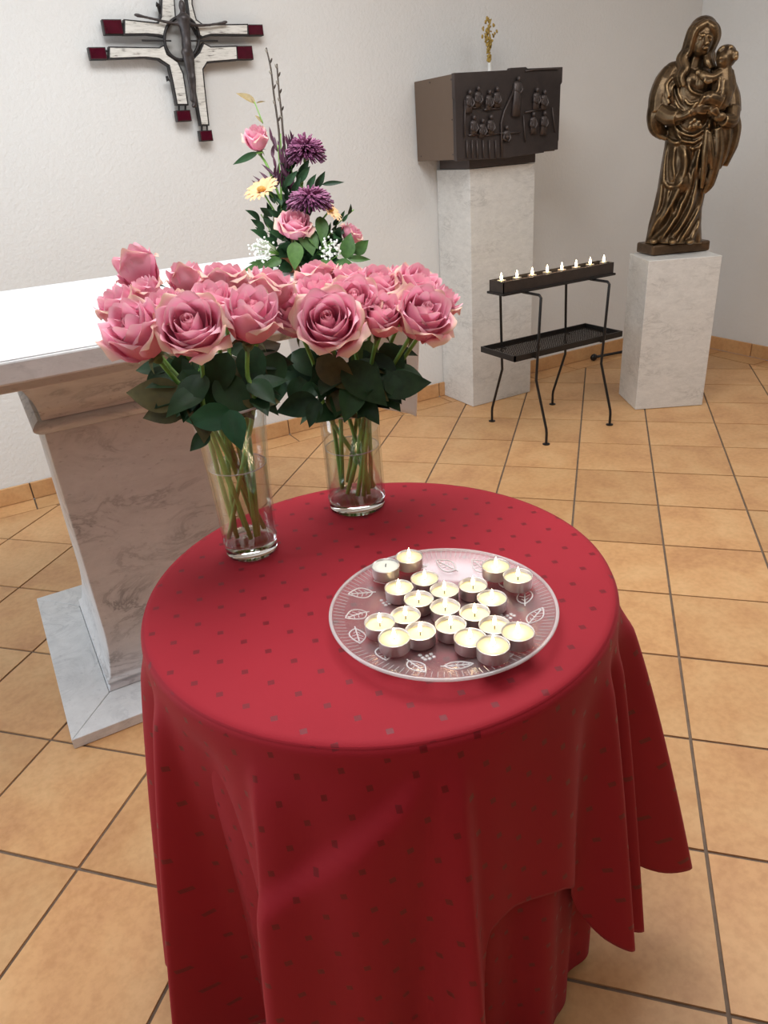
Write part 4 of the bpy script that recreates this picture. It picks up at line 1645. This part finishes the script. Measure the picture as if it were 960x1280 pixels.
for (x, y) in ((470, 700), (520, 740), (560, 730), (400, 720), (440, 760), (420, 790)):
    dl.append((x - 30, y + 60, x + random.uniform(-10, 30), y - 25, -0.01, -0.03, 0.7))
sprig('dark_leaf_sprig', 'dark green leaf cluster between the two purple chrysanthemums', 'dark', [(440, 850, 0), (450, 780, 0), (480, 700, 0)], dl)
dl = []
for (x, y) in ((185, 925), (210, 970), (225, 1020), (250, 905), (265, 960), (290, 1000), (300, 930), (280, 1060), (330, 1090), (320, 1030), (220, 1030), (340, 960)):
    dl.append((x + 50, y + 40, x - random.uniform(0, 25), y - random.uniform(10, 40), 0, random.uniform(-0.05, 0.02), 0.75))
sprig('dark_leaf_sprig', 'dark green leaf cluster below the tilted peach gerbera', 'dark', [(330, 1150, 0), (280, 1000, 0), (240, 930, 0)], dl)
dl = []
for k in range(46):
    y = random.uniform(640, 1010)
    w_ = 40 + (y - 640) * 0.30
    x = 400 + random.uniform(-1, 1) * w_
    dl.append((x, y + 40, x + random.uniform(-50, 50), y - random.uniform(20, 55), random.uniform(0.0, 0.04), random.uniform(-0.02, 0.05), 0.7))
sprig('dark_leaf_sprig', 'dark green leaves filling the heart of the altar arrangement', 'dark', [(440, 1100, 0.02), (420, 850, 0.02), (400, 650, 0.01)], dl)
dl = []
for (x, y) in ((650, 960), (690, 925), (730, 900), (640, 1000), (610, 1000), (700, 940), (590, 1040)):
    dl.append((x - 25, y + 30, x + random.uniform(-5, 15), y - 15, 0, random.uniform(-0.03, 0.01), 0.6))
sprig('dark_leaf_sprig', 'dark green leaf sprig reaching outward beside the small peach gerbera', 'dark', [(560, 1080, 0), (640, 990, 0), (735, 905, 0)], dl)
dl = []
for k in range(70):
    x = random.uniform(300, 660)
    y = random.uniform(1020, 1215)
    dl.append((x, y, x + random.uniform(-75, 75), y + random.uniform(-80, 50), 0.0, random.uniform(-0.06, 0.05), 0.9))
sprig('dark_leaf_sprig', 'dark green filler leaves crowding over the rim of the bowl', 'dark', [(450, 1190, 0), (450, 1100, 0)], dl)
dl = []
for (x, y) in ((285, 470), (300, 500), (320, 520), (400, 490), (385, 510), (360, 500), (345, 540), (375, 560), (330, 590), (295, 560), (305, 620), (390, 620), (345, 650), (370, 690), (320, 680), (350, 590), (365, 620)):
    dl.append((x + random.uniform(-5, 25), y + 70, x + random.uniform(-15, 10), y - 12, 0.0, random.uniform(-0.02, 0.02), 0.9))
sprig('purple_foliage', 'dark purple spiky foliage behind the upper purple chrysanthemum', 'purple_slim', [(350, 900, 0.02), (350, 700, 0.01), (345, 500, 0)], dl)
dl = []
for k in range(22):
    x, y = random.uniform(300, 400), random.uniform(520, 760)
    dl.append((x + 5, y + 60, x + random.uniform(-30, 30), y - 25, 0.01, random.uniform(-0.02, 0.03), 0.9))
sprig('purple_foliage', 'dark purple stalks rising between the rosebud and the upper chrysanthemum', 'purple_slim', [(350, 950, 0.02), (340, 700, 0.01), (330, 560, 0)], dl)
dl = []
for (x, y) in ((200, 720), (230, 700), (245, 660), (190, 745), (260, 720)):
    dl.append((x + 70, y + 70, x, y - 8, 0.0, 0, 0.8))
sprig('purple_foliage', 'small dark purple spiky tuft beside the tilted peach gerbera', 'purple_slim', [(330, 880, 0.02), (270, 790, 0)], dl)


def gypsophila(x, y, wx_, wy_, d, lab):
    t = empty('gypsophila', az(x, y, d), lab, 'flower', GRP)
    fl, stm = MB(), MB()
    r0 = az(x + (450 - x) * 0.5, y + 40, 0.0)
    for k in range(70):
        p_ = az(x + random.gauss(0, 0.42) * wx_, y + random.gauss(0, 0.42) * wy_, d + random.uniform(-0.04, 0.03))
        fl.ellipsoid(p_, (0.0032,) * 3, 6, 4)
        if k % 2 == 0:
            stm.tube([r0, r0.lerp(p_, 0.6) + Vector((0, 0, 0.004)), p_], 0.0005, 3)
    o = build('florets', fl, M['white_fl'], t)
    o['kind'] = 'stuff'
    o = build('stalks', stm, M['stem'], t)
    o['kind'] = 'stuff'


gypsophila(245, 1110, 80, 70, -0.06, 'spray of tiny white flowers beside the dark leaf cluster in the altar arrangement')
gypsophila(610, 1105, 65, 70, -0.07, 'spray of tiny white flowers beside the bright broad leaves in the altar arrangement')

# ------------------------------------------------------------------ crucifix on the back wall
def zc(x, y, Y=3.30):
    return at_y(90 + x / 3.692, y / 3.69, Y)


cr = empty('crucifix', zc(505, 185, 3.33), 'wall crucifix of whitewashed wood in dark iron frames with red square ends', 'crucifix')
YB, YFR = 3.335, 3.300


def shrink(poly, k):
    n = len(poly)
    c = Vector((sum(p[0] for p in poly) / n, sum(p[1] for p in poly) / n))
    out = []
    for i in range(n):
        a, b_, d = Vector(poly[i - 1]), Vector(poly[i]), Vector(poly[(i + 1) % n])
        e1, e2 = (b_ - a).normalized(), (d - b_).normalized()
        n1, n2 = Vector((-e1.y, e1.x)), Vector((-e2.y, e2.x))
        nn = n1 + n2
        if nn.length < 1e-6:
            nn = n1
        nn.normalize()
        sgn = k / max(0.4, nn.dot(n1))
        out.append(tuple(b_ + nn * sgn))
    return out


def arm(poly):
    """outline in zoom coordinates, clockwise on screen (inside to the right of travel is +)"""
    area = sum(poly[i - 1][0] * poly[i][1] - poly[i][0] * poly[i - 1][1] for i in range(len(poly)))
    if area < 0:
        poly = poly[::-1]
    pts_ = [zc(x, y) for x, y in poly]
    fr = build('iron_frame', MB().prism([(p.x, YB - 0.006, p.z) for p in pts_], (0, YFR - YB + 0.004, 0)), M['iron'], cr)
    inn = [zc(x, y) for x, y in shrink(poly, 7)]
    build('wood_panel', MB().prism([(p.x, YFR + 0.006, p.z) for p in inn], (0, -0.012, 0)), M['wood_white'], fr)


# each quarter of the cross is one bent band
arm([(238, 88), (395, 104), (408, 80), (412, -60), (402, -330), (462, -330), (470, -60), (480, 90), (440, 130), (425, 172), (400, 165), (350, 160), (238, 162)])
arm([(538, 90), (520, -60), (512, -420), (560, -420), (556, 20), (575, 90), (605, 112), (812, 110), (814, 164), (640, 162), (600, 175), (575, 160)])
arm([(168, 214), (400, 218), (425, 205), (440, 250), (490, 285), (515, 340), (538, 486), (482, 486), (462, 380), (445, 305), (400, 275), (340, 268), (168, 274)])
arm([(762, 210), (640, 214), (605, 195), (585, 240), (548, 280), (548, 330), (575, 480), (592, 580), (634, 580), (614, 400), (606, 320), (625, 290), (766, 278)])
# ring
cx_, cy_ = 505, 178
ring = []
for k in range(41):
    a = 2 * PI * k / 40
    p_ = zc(cx_ + 80 * math.cos(a), cy_ + 100 * math.sin(a))
    ring.append((p_.x, YFR - 0.006, p_.z))
build('ring', MB().tube(ring, 0.006, 8), M['iron'], cr, smooth=True)
disc = []
for k in range(32):
    a = 2 * PI * k / 32
    p_ = zc(cx_ + 76 * math.cos(a), cy_ + 96 * math.sin(a))
    disc.append((p_.x, YB - 0.004, p_.z))
build('ring_panel', MB().prism(disc, (0, -0.012, 0)), simple('ring_grey', (0.42, 0.41, 0.39), 0.6, var=0.15, vscale=30), cr)
for x, y, w, h in ((190, 124, 76, 72), (120, 246, 68, 60), (848, 138, 66, 52), (797, 243, 70, 66), (517, 534, 58, 56), (621, 626, 50, 54)):
    a, b_ = zc(x - w / 2, y + h / 2), zc(x + w / 2, y - h / 2)
    c = ((a.x + b_.x) / 2, 3.318, (a.z + b_.z) / 2)
    bk = build('end_block', MB().box(c, (b_.x - a.x, 0.030, b_.z - a.z)), M['iron'], cr, bevel=0.001)
    build('red_inlay', MB().box((c[0], 3.302, c[2]), (b_.x - a.x - 0.006, 0.008, b_.z - a.z - 0.006)), M['ruby'], bk, bevel=0.001)


def iron_bar(p0, p1, r=0.004):
    a, b_ = zc(*p0), zc(*p1)
    build('iron_bar', MB().tube([(a.x, 3.315, a.z), (b_.x, 3.315, b_.z)], r, 6), M['iron'], cr)


for a, b_ in (((222, 108), (244, 108)), ((222, 140), (244, 140)), ((148, 235), (172, 232)), ((148, 262), (172, 258)), ((810, 122), (824, 122)), ((810, 154), (824, 154)), ((760, 224), (775, 224)), ((760, 266), (775, 266)),
              ((498, 480), (498, 508)), ((528, 480), (528, 508)), ((604, 575), (604, 602)), ((628, 575), (628, 602))):
    iron_bar(a, b_)
mb = MB()
for p0, p1 in (((320, 188), (455, 190)), ((540, 190), (670, 190))):
    a, b_ = zc(*p0), zc(*p1)
    mb.tube([(a.x, 3.292, a.z), (b_.x, 3.292, b_.z)], 0.003, 6)
    build('nail_rod', mb, M['iron'], cr)
    mb = MB()
for (p0, p1, p2) in (((410, 60), (400, 20), (392, 18)), ((440, 350), (446, 372), (450, 368))):
    pts_ = [zc(*p) for p in (p0, p1, p2)]
    build('iron_curl', MB().tube([(p.x, 3.31, p.z) for p in pts_], [0.005, 0.007, 0.009], 8), M['iron'], cr, smooth=True)


# corpus: one continuous thin figure
def cp(x, y, d=0.0):
    q = zc(x, y)
    return Vector((q.x, 3.276 - d, q.z))


def remesh(mb, name, vox, smooth_it, mat_, parent, decim=None):
    me_ = mb.mesh(name + '_raw')
    ob = bpy.data.objects.new(name + '_raw', me_)
    COL.objects.link(ob)
    r_ = ob.modifiers.new('r', 'REMESH')
    r_.mode = 'VOXEL'
    r_.voxel_size = vox
    r_.use_smooth_shade = True
    s_ = ob.modifiers.new('s', 'SMOOTH')
    s_.factor = 0.5
    s_.iterations = smooth_it
    dg = bpy.context.evaluated_depsgraph_get()
    dg.update()
    new = bpy.data.meshes.new_from_object(ob.evaluated_get(dg))
    new.name = name
    bpy.data.objects.remove(ob)
    new.materials.clear()
    new.materials.append(mat_)
    off = world_off(parent)
    for v in new.vertices:
        v.co -= off
    for p in new.polygons:
        p.use_smooth = True
    o_ = bpy.data.objects.new(name, new)
    COL.objects.link(o_)
    o_.parent = parent
    return o_


mb = MB()
mb.ellipsoid(cp(497, 38, 0.01), (0.013, 0.014, 0.022), 12, 9)
mb.tube(bez([cp(500, 55), cp(505, 85), cp(510, 115), cp(516, 160), cp(520, 200), cp(522, 235)], 15), [0.008, 0.010, 0.022, 0.027, 0.028, 0.026, 0.024, 0.022, 0.020, 0.019, 0.018, 0.018, 0.019, 0.019, 0.018, 0.018], 12)
mb.tube(bez([cp(512, 235), cp(528, 320), cp(540, 400), cp(548, 470)], 12), [0.013, 0.014, 0.013, 0.012, 0.010, 0.009, 0.010, 0.009, 0.008, 0.007, 0.007, 0.008, 0.009], 10)
mb.tube(bez([cp(534, 235), cp(548, 320), cp(556, 400), cp(560, 480)], 12), [0.013, 0.014, 0.013, 0.012, 0.010, 0.009, 0.010, 0.009, 0.008, 0.007, 0.007, 0.008, 0.010], 10)
mb.tube(bez([cp(500, 112), cp(455, 112), cp(380, 95), cp(295, 76)], 9), [0.012, 0.009, 0.007, 0.006, 0.006, 0.005, 0.005, 0.005, 0.005, 0.007], 8)
mb.tube(bez([cp(520, 112), cp(570, 122), cp(640, 118), cp(698, 108)], 9), [0.012, 0.009, 0.007, 0.006, 0.006, 0.005, 0.005, 0.005, 0.005, 0.007], 8)
mb.ellipsoid(cp(290, 74), (0.010, 0.005, 0.006), 8, 6)
mb.ellipsoid(cp(700, 106), (0.009, 0.005, 0.006), 8, 6)
mb.ellipsoid(cp(520, 245), (0.022, 0.018, 0.016), 10, 7)
mb.ellipsoid(cp(556, 490), (0.012, 0.010, 0.008), 8, 6)
remesh(mb, 'corpus_figure', 0.0035, 3, M['corpus'], cr)

# ------------------------------------------------------------------ bronze statue
SC = Vector((3.04, 2.556))
SN = SC.normalized()
SS = Vector((SN.y, -SN.x))


def zs(x, y, d=0.0):     # zoom of the statue; d metres behind its middle plane
    dr = ray(780 + x / 4.0, 10 + y / 4.0)
    t = (SC.dot(SN) + d) / (dr.x * SN.x + dr.y * SN.y)
    return CAM_C + dr * t


N3, S3, U3 = Vector((SN.x, SN.y, 0)), Vector((SS.x, SS.y, 0)), Vector((0, 0, 1))
FR3 = Matrix((S3, N3, U3)).transposed()      # local side/depth/up -> world
PXM = 0.00082                                 # metres per zoom pixel there
st = empty('statue', (SC.x, SC.y, 0.7335), 'bronze statue of a long-haired robed woman holding a small child', 'statue')
bang = math.atan2(-0.105, 0.277)
bm_c = Vector((2.903, 2.551)) + Vector((math.cos(bang), math.sin(bang))) * 0.148 + Vector((-math.sin(bang), math.cos(bang))) * 0.085
build('base_block', MB().box((bm_c.x, bm_c.y, 0.7335 + 0.0245), (0.296, 0.17, 0.048), bang), M['bronze_plain'], st, bevel=0.009)
mb = MB()
ROWS = [(1178, 104, 388, .085), (1140, 112, 386, .085), (1080, 122, 384, .085), (1000, 143, 388, .085), (900, 166, 410, .082), (800, 182, 440, .082), (700, 200, 455, .085), (640, 208, 470, .088), (560, 212, 490, .09), (480, 214, 478, .09), (400, 218, 462, .085), (345, 232, 450, .072), (305, 255, 432, .055), (280, 300, 395, .04)]
NR, NA = 230, 300
vs, fs = [], []
ys = [1178 - (1178 - 280) * k / NR for k in range(NR + 1)]
inv = [(-r[0], r) for r in ROWS]


def row_at(y):
    for a, b_ in zip(ROWS, ROWS[1:]):
        if a[0] >= y >= b_[0]:
            t = (a[0] - y) / (a[0] - b_[0])
            return [a[k] + (b_[k] - a[k]) * t for k in range(4)]
    return ROWS[-1]


# modelled drapery: fold crests (zoom coordinates), half width, height, lean of the crest
CREST = [([(215, 670), (200, 780), (205, 870), (240, 892), (288, 872)], 9, .012, 1), ([(300, 690), (312, 780), (290, 872), (235, 985), (135, 1130)], 15, .022, 1), ([(400, 650), (352, 800), (312, 930), (240, 1075), (150, 1172)], 11, .016, -1),
         ([(382, 740), (366, 890), (325, 1020), (232, 1172)], 11, .017, 1), ([(408, 860), (388, 980), (332, 1085), (275, 1175)], 11, .016, -1), ([(408, 950), (392, 1050), (362, 1112), (338, 1175)], 10, .014, 1), ([(185, 840), (178, 950), (158, 1040), (118, 1160)], 10, .014, -1),
         ([(388, 1030), (378, 1110), (384, 1176)], 9, .012, 1), ([(247, 985), (235, 1075), (186, 1160)], 8, .011, -1), ([(255, 690), (248, 780), (256, 850)], 7, .007, 1), ([(340, 690), (342, 770), (325, 850)], 7, .007, -1), ([(230, 900), (205, 990), (160, 1080)], 7, .009, 1),
         ([(290, 960), (270, 1040), (215, 1120)], 7, .008, 1), ([(350, 960), (310, 1060), (262, 1130)], 7, .008, -1), ([(235, 565), (285, 620), (345, 638), (402, 606), (440, 552)], 9, .013, 1), ([(243, 592), (290, 655), (345, 676), (402, 640), (440, 575)], 9, .014, -1),
         ([(250, 620), (300, 672), (350, 700), (402, 660), (436, 610)], 8, .010, 1), ([(208, 645), (250, 672), (300, 664), (350, 672)], 9, .013, 1), ([(330, 310), (318, 350), (336, 410), (390, 432), (430, 420)], 8, .010, 1), ([(375, 300), (362, 345), (352, 400)], 6, .006, -1),
         ([(345, 300), (336, 340), (345, 395)], 6, .005, 1), ([(400, 310), (395, 350), (372, 400)], 6, .006, 1), ([(258, 320), (240, 400), (262, 480), (300, 520)], 8, .010, 1), ([(285, 330), (268, 410), (290, 470)], 7, .008, -1), ([(430, 560), (440, 660), (428, 780)], 9, .014, 1), ([(455, 560), (462, 660), (448, 770)], 8, .012, -1),
         ([(412, 600), (404, 700), (392, 800), (384, 890)], 8, .013, -1), ([(300, 450), (330, 480), (380, 470)], 7, .007, 1)]
ANG_ = np.arange(NA) * 2 * PI / NA
GX, GY, GD = [], [], []
for y in ys:
    _, xl, xr, dp = row_at(y)
    c = (xl + xr) / 2
    hw = (xr - xl) / 2
    low = sm(620, 900, y)
    back = np.clip(np.sin(ANG_), 0, 1)
    rr = 1 + low * (0.018 * np.sin(ANG_ * 7 + (y - 620) * 0.005) + 0.05 * back * np.sin(ANG_ * 13))
    GX.append(c + hw * np.cos(ANG_) * rr)
    GY.append(np.full(NA, float(y)))
    GD.append(dp * np.sin(ANG_) * rr)
GX, GY, GD = np.array(GX), np.array(GY), np.array(GD)
front = np.clip(-np.sin(ANG_) * 2.2, 0, 1)[None, :]
disp = np.zeros_like(GX)
for pts_, w_, h_, lean_ in CREST:
    line = [Vector((p[0], p[1], 0)) for p in pts_]
    line = bez(line, 36)
    best = np.full(GX.shape, 1e9)
    side = np.zeros_like(GX)
    endf = np.ones_like(GX)
    for q_i, (p0, p1) in enumerate(zip(line, line[1:])):
        ex, ey = p1.x - p0.x, p1.y - p0.y
        L2 = ex * ex + ey * ey + 1e-9
        t = np.clip(((GX - p0.x) * ex + (GY - p0.y) * ey) / L2, 0, 1)
        dx, dy = GX - p0.x - t * ex, GY - p0.y - t * ey
        dist = np.hypot(dx, dy)
        m_ = dist < best
        best = np.where(m_, dist, best)
        side = np.where(m_, np.sign(ex * dy - ey * dx), side)
        u_ = (q_i + t) / (len(line) - 1)
        endf = np.where(m_, np.clip(np.minimum(u_, 1 - u_) * 6 + 0.25, 0, 1), endf)
    wl_ = np.where(side * lean_ > 0, w_ * 1.7, w_ * 0.75)      # long slope on one side, steep on the other
    prof_ = np.exp(-(best / wl_) ** 2) - 0.35 * np.exp(-((best - 2.0 * w_) / (0.8 * w_)) ** 2)
    disp += h_ * prof_ * endf
GD = GD - disp * front
for i in range(len(ys)):
    for k in range(NA):
        vs.append(zs(GX[i, k], GY[i, k], GD[i, k]))
for i in range(NR):
    for k in range(NA):
        l = (k + 1) % NA
        fs.append((i * NA + k, i * NA + l, (i + 1) * NA + l, (i + 1) * NA + k))
fs.append(tuple(range(NA - 1, -1, -1)))
fs.append(tuple(NR * NA + k for k in range(NA)))
mb.add(vs, fs)


def stube(pts_, rad, n=9, flat=1.0, steps=14):
    q = bez([zs(*p) for p in pts_], steps)
    if isinstance(rad, (list, tuple)):
        tab = [(k / (len(rad) - 1), r) for k, r in enumerate(rad)]
        rl = [interp(tab, k / (len(q) - 1)) for k in range(len(q))]
    else:
        rl = [rad] * len(q)
    mb.tube(q, rl, n, flat, N3)


def sball(x, y, d, r, rot=None):
    mt = FR3 if rot is None else FR3 @ rot
    mb.ellipsoid(zs(x, y, d), r, 16, 11, mt)


# neck and head, bowed towards the child
stube([(348, 300, -0.02), (360, 255, -0.025), (378, 215, -0.03)], [0.036, 0.03, 0.03])
tilt = Matrix.Rotation(0.32, 3, 'Y')
sball(392, 150, -0.035, (0.047, 0.055, 0.068), tilt)
sball(396, 172, -0.05, (0.038, 0.042, 0.056), tilt)      # face
sball(403, 210, -0.062, (0.018, 0.022, 0.020), tilt)     # chin
stube([(408, 140, -0.088), (414, 165, -0.098), (417, 182, -0.104)], [0.006, 0.008, 0.010], 8)    # nose
sball(409, 200, -0.090, (0.012, 0.008, 0.006))           # mouth
sball(385, 152, -0.084, (0.012, 0.008, 0.006))
sball(428, 160, -0.080, (0.010, 0.008, 0.006))
sball(372, 185, -0.070, (0.014, 0.016, 0.016))           # cheek
stube([(370, 130, -0.080), (388, 136, -0.090), (405, 134, -0.092)], 0.005, 7)
stube([(412, 136, -0.092), (430, 140, -0.086), (440, 148, -0.076)], 0.005, 7)
# hair parted over the brow, falling over both shoulders
sball(396, 112, -0.012, (0.060, 0.068, 0.054), tilt)
sball(388, 160, 0.022, (0.060, 0.048, 0.085), tilt)
for k, (dx, dd, r) in enumerate(((0, 0, .019), (-12, 0.012, .018), (12, -0.012, .016), (-4, 0.03, .02))):
    stube([(405 + dx, 75, -0.055 + dd), (355 + dx, 105, -0.07 + dd), (332 + dx, 165, -0.06 + dd), (318 + dx, 215, -0.05 + dd), (292 + dx, 255, -0.055 + dd), (300 + dx, 305, -0.075 + dd), (278 + dx, 345, -0.085 + dd), (288 + dx, 392, -0.092 + dd)], [r, r, r, r * 1.05, r, r, r * .9, r * .5], 9, 1, 28)
for k, (dx, dd, r) in enumerate(((0, 0, .016), (8, 0.014, .017), (-8, -0.008, .013))):
    stube([(412 + dx, 72, -0.06 + dd), (450 + dx, 98, -0.062 + dd), (458 + dx, 140, -0.045 + dd), (438 + dx, 190, -0.035 + dd), (420 + dx, 232, -0.04 + dd), (425 + dx, 268, -0.06 + dd), (445 + dx, 300, -0.065 + dd)], [r, r, r, r, r, r, r * .6], 9, 1, 26)
sball(385, 262, 0.02, (0.062, 0.035, 0.060))
# chest and mantle
sball(330, 375, -0.045, (0.045, 0.045, 0.05))
sball(395, 375, -0.048, (0.045, 0.045, 0.048))
sball(248, 318, -0.005, (0.047, 0.050, 0.040))
sball(272, 292, 0.0, (0.030, 0.045, 0.026))
# her right arm (viewer's left) with wide hanging sleeve
stube([(245, 318, -0.01), (212, 370, -0.02), (185, 440, -0.03), (176, 520, -0.035)], [0.045, 0.052, 0.052, 0.05], 12)
stube([(176, 470, -0.03), (160, 540, -0.035), (166, 600, -0.03), (200, 640, -0.02)], [0.045, 0.042, 0.036, 0.022], 12)
stube([(205, 460, -0.06), (158, 490, -0.055), (146, 560, -0.05), (168, 628, -0.045), (212, 655, -0.045)], [0.010, 0.012, 0.013, 0.013, 0.010], 8, 1, 20)
stube([(188, 520, -0.06), (230, 545, -0.085), (270, 548, -0.105)], [0.04, 0.037, 0.032], 12)
stube([(262, 548, -0.11), (300, 540, -0.122), (335, 522, -0.13)], [0.021, 0.017, 0.019], 10)
stube([(268, 515, -0.10), (282, 545, -0.12), (270, 580, -0.10)], [0.010, 0.012, 0.010], 8)     # cuff
sball(348, 515, -0.132, (0.024, 0.013, 0.019))
for (x1, y1, x2, y2) in ((385, 480, 418, 470), (390, 492, 430, 485), (388, 504, 425, 502), (380, 516, 412, 518)):
    stube([(355, 512, -0.134), (x1, y1 + 6, -0.138), (x2, y2 + 6, -0.132)], [0.009, 0.0078, 0.006], 7)
stube([(345, 502, -0.135), (360, 480, -0.14), (372, 470, -0.138)], [0.009, 0.008, 0.006], 7)
for k in range(4):
    y0 = 340 + 34 * k
    stube([(250 - 9 * k, y0, -0.06), (215 - 8 * k, y0 + 45, -0.075), (225, y0 + 105, -0.085)], 0.008, 7)
# her left arm and mantle (viewer's right), carrying the child
stube([(440, 310, 0.0), (490, 370, 0.0), (525, 450, -0.01), (535, 530, -0.03)], [0.042, 0.046, 0.046, 0.042], 12)
stube([(540, 510, -0.035), (530, 560, -0.065), (495, 560, -0.10)], [0.036, 0.036, 0.024], 12)
sball(478, 545, -0.118, (0.026, 0.016, 0.020))
for (dx, dy) in ((-46, -28), (-42, -42), (-30, -50), (-16, -52)):
    stube([(474, 540, -0.122), (474 + dx * .6, 540 + dy * .6, -0.132), (474 + dx, 540 + dy, -0.13)], [0.009, 0.008, 0.006], 7)
# mantle falling on the right in long tongues
stube([(535, 520, -0.02), (545, 600, -0.02), (530, 690, -0.02), (500, 790, -0.02)], [0.030, 0.036, 0.034, 0.016], 10)
stube([(505, 560, -0.055), (508, 650, -0.055), (490, 740, -0.05), (470, 805, -0.045)], [0.028, 0.028, 0.024, 0.012], 10)
stube([(470, 600, -0.075), (470, 700, -0.075), (450, 800, -0.07), (425, 880, -0.06), (398, 925, -0.055)], [0.020, 0.024, 0.026, 0.024, 0.010], 10, 1, 18)
stube([(425, 620, -0.09), (432, 700, -0.095), (440, 800, -0.085)], [0.012, 0.016, 0.012], 8)
stube([(415, 610, -0.09), (405, 720, -0.1), (398, 830, -0.09), (388, 900, -0.08)], [0.012, 0.014, 0.014, 0.008], 8)
for (x, y) in ((335, 575), (352, 560), (372, 572), (350, 590), (380, 590), (330, 595), (365, 588)):
    sball(x, y, -0.118, (0.011, 0.010, 0.011))       # bunch at the girdle
for x_, y_, d_ in ((150, 1166, -0.088), (243, 1168, -0.098), (330, 1168, -0.09)):      # shoe tips under the hem
    sball(x_, y_, d_, (0.019, 0.030, 0.014))
sball(292, 872, -0.070, (0.034, 0.036, 0.05))        # knee
for k in range(6):       # fine pleats of the sleeve
    x0 = 216 + 9 * k
    stube([(x0, 335 + 6 * k, -0.048 - 0.004 * k), (x0 - 22, 410, -0.062 - 0.003 * k), (x0 - 30 + 4 * k, 500, -0.068)], [0.004, 0.0075, 0.004], 7)
remesh(mb, 'mother_figure', 0.0034, 2, M['bronze'], st)

# the child sits on her arm, one arm on her breast
mb = MB()
sball(512, 245, -0.075, (0.042, 0.045, 0.046))
sball(498, 258, -0.095, (0.030, 0.032, 0.034))
stube([(488, 240, -0.112), (482, 255, -0.124)], [0.006, 0.008], 7)
sball(486, 272, -0.118, (0.010, 0.006, 0.005))
sball(478, 250, -0.108, (0.007, 0.006, 0.005))
sball(502, 246, -0.116, (0.007, 0.006, 0.005))
for k in range(22):       # curls
    a = random.uniform(-0.4, PI + 0.6)
    e_ = random.uniform(-0.3, 1.0)
    sball(516 + 44 * math.cos(a) * .95, 238 - 44 * math.sin(a) * .95, -0.075 - 0.03 * e_, (0.013, 0.013, 0.012))
stube([(500, 290, -0.075), (497, 310, -0.075)], [0.022, 0.024])
stube([(495, 305, -0.075), (490, 370, -0.08), (490, 430, -0.085), (475, 490, -0.09)], [0.036, 0.045, 0.046, 0.040], 12)
stube([(480, 330, -0.095), (440, 352, -0.118), (405, 345, -0.126), (385, 328, -0.12)], [0.024, 0.021, 0.018, 0.015], 10)
sball(374, 324, -0.12, (0.014, 0.011, 0.012))
for dx, dy in ((-14, -6), (-16, 2), (-12, 9), (-4, -14)):
    stube([(374, 324, -0.122), (374 + dx, 324 + dy, -0.126)], [0.006, 0.0045], 6)
stube([(520, 320, -0.07), (532, 390, -0.08), (515, 450, -0.095)], [0.024, 0.024, 0.018], 10)
stube([(480, 470, -0.11), (430, 450, -0.128), (400, 465, -0.125), (390, 500, -0.115)], [0.034, 0.03, 0.024, 0.016], 10)
stube([(490, 480, -0.09), (445, 500, -0.115), (425, 530, -0.11)], [0.032, 0.026, 0.016], 10)
for P_ in ([(480, 350, -0.12), (470, 410, -0.13), (430, 450, -0.155)], [(500, 360, -0.12), (492, 430, -0.13), (460, 490, -0.14)], [(440, 365, -0.135), (420, 372, -0.138), (400, 360, -0.14)], [(405, 440, -0.15), (380, 480, -0.14), (370, 510, -0.12)]):
    stube(P_, 0.007, 7)
remesh(mb, 'child_figure', 0.0036, 2, M['bronze'], st)

# ------------------------------------------------------------------ small things by the wall
kp = at_y(822, 103, 3.34)
o = empty('wall_knob', (kp.x, 3.349, kp.z), 'small black round knob on the wall behind the statue', 'knob')
build('cap', MB().ellipsoid((kp.x, 3.325, kp.z), (0.016, 0.012, 0.018), 14, 9), M['dark_metal'], o, smooth=True)
build('pin', MB().tube([(kp.x, 3.327, kp.z), (kp.x, 3.3495, kp.z)], 0.006, 10), M['dark_metal'], o)
rod = empty('door_stop', (3.42, 3.27, 0), 'black rod with a rounded end lying along the skirting behind the pedestals', 'rod')
build('bar', MB().tube([(3.315, 3.285, 0.022), (3.66, 3.235, 0.022)], 0.009, 10), M['dark_metal'], rod, smooth=True)
build('round_end', MB().ellipsoid((3.30, 3.287, 0.022), (0.026, 0.018, 0.0215), 14, 9), M['dark_metal'], rod, smooth=True)
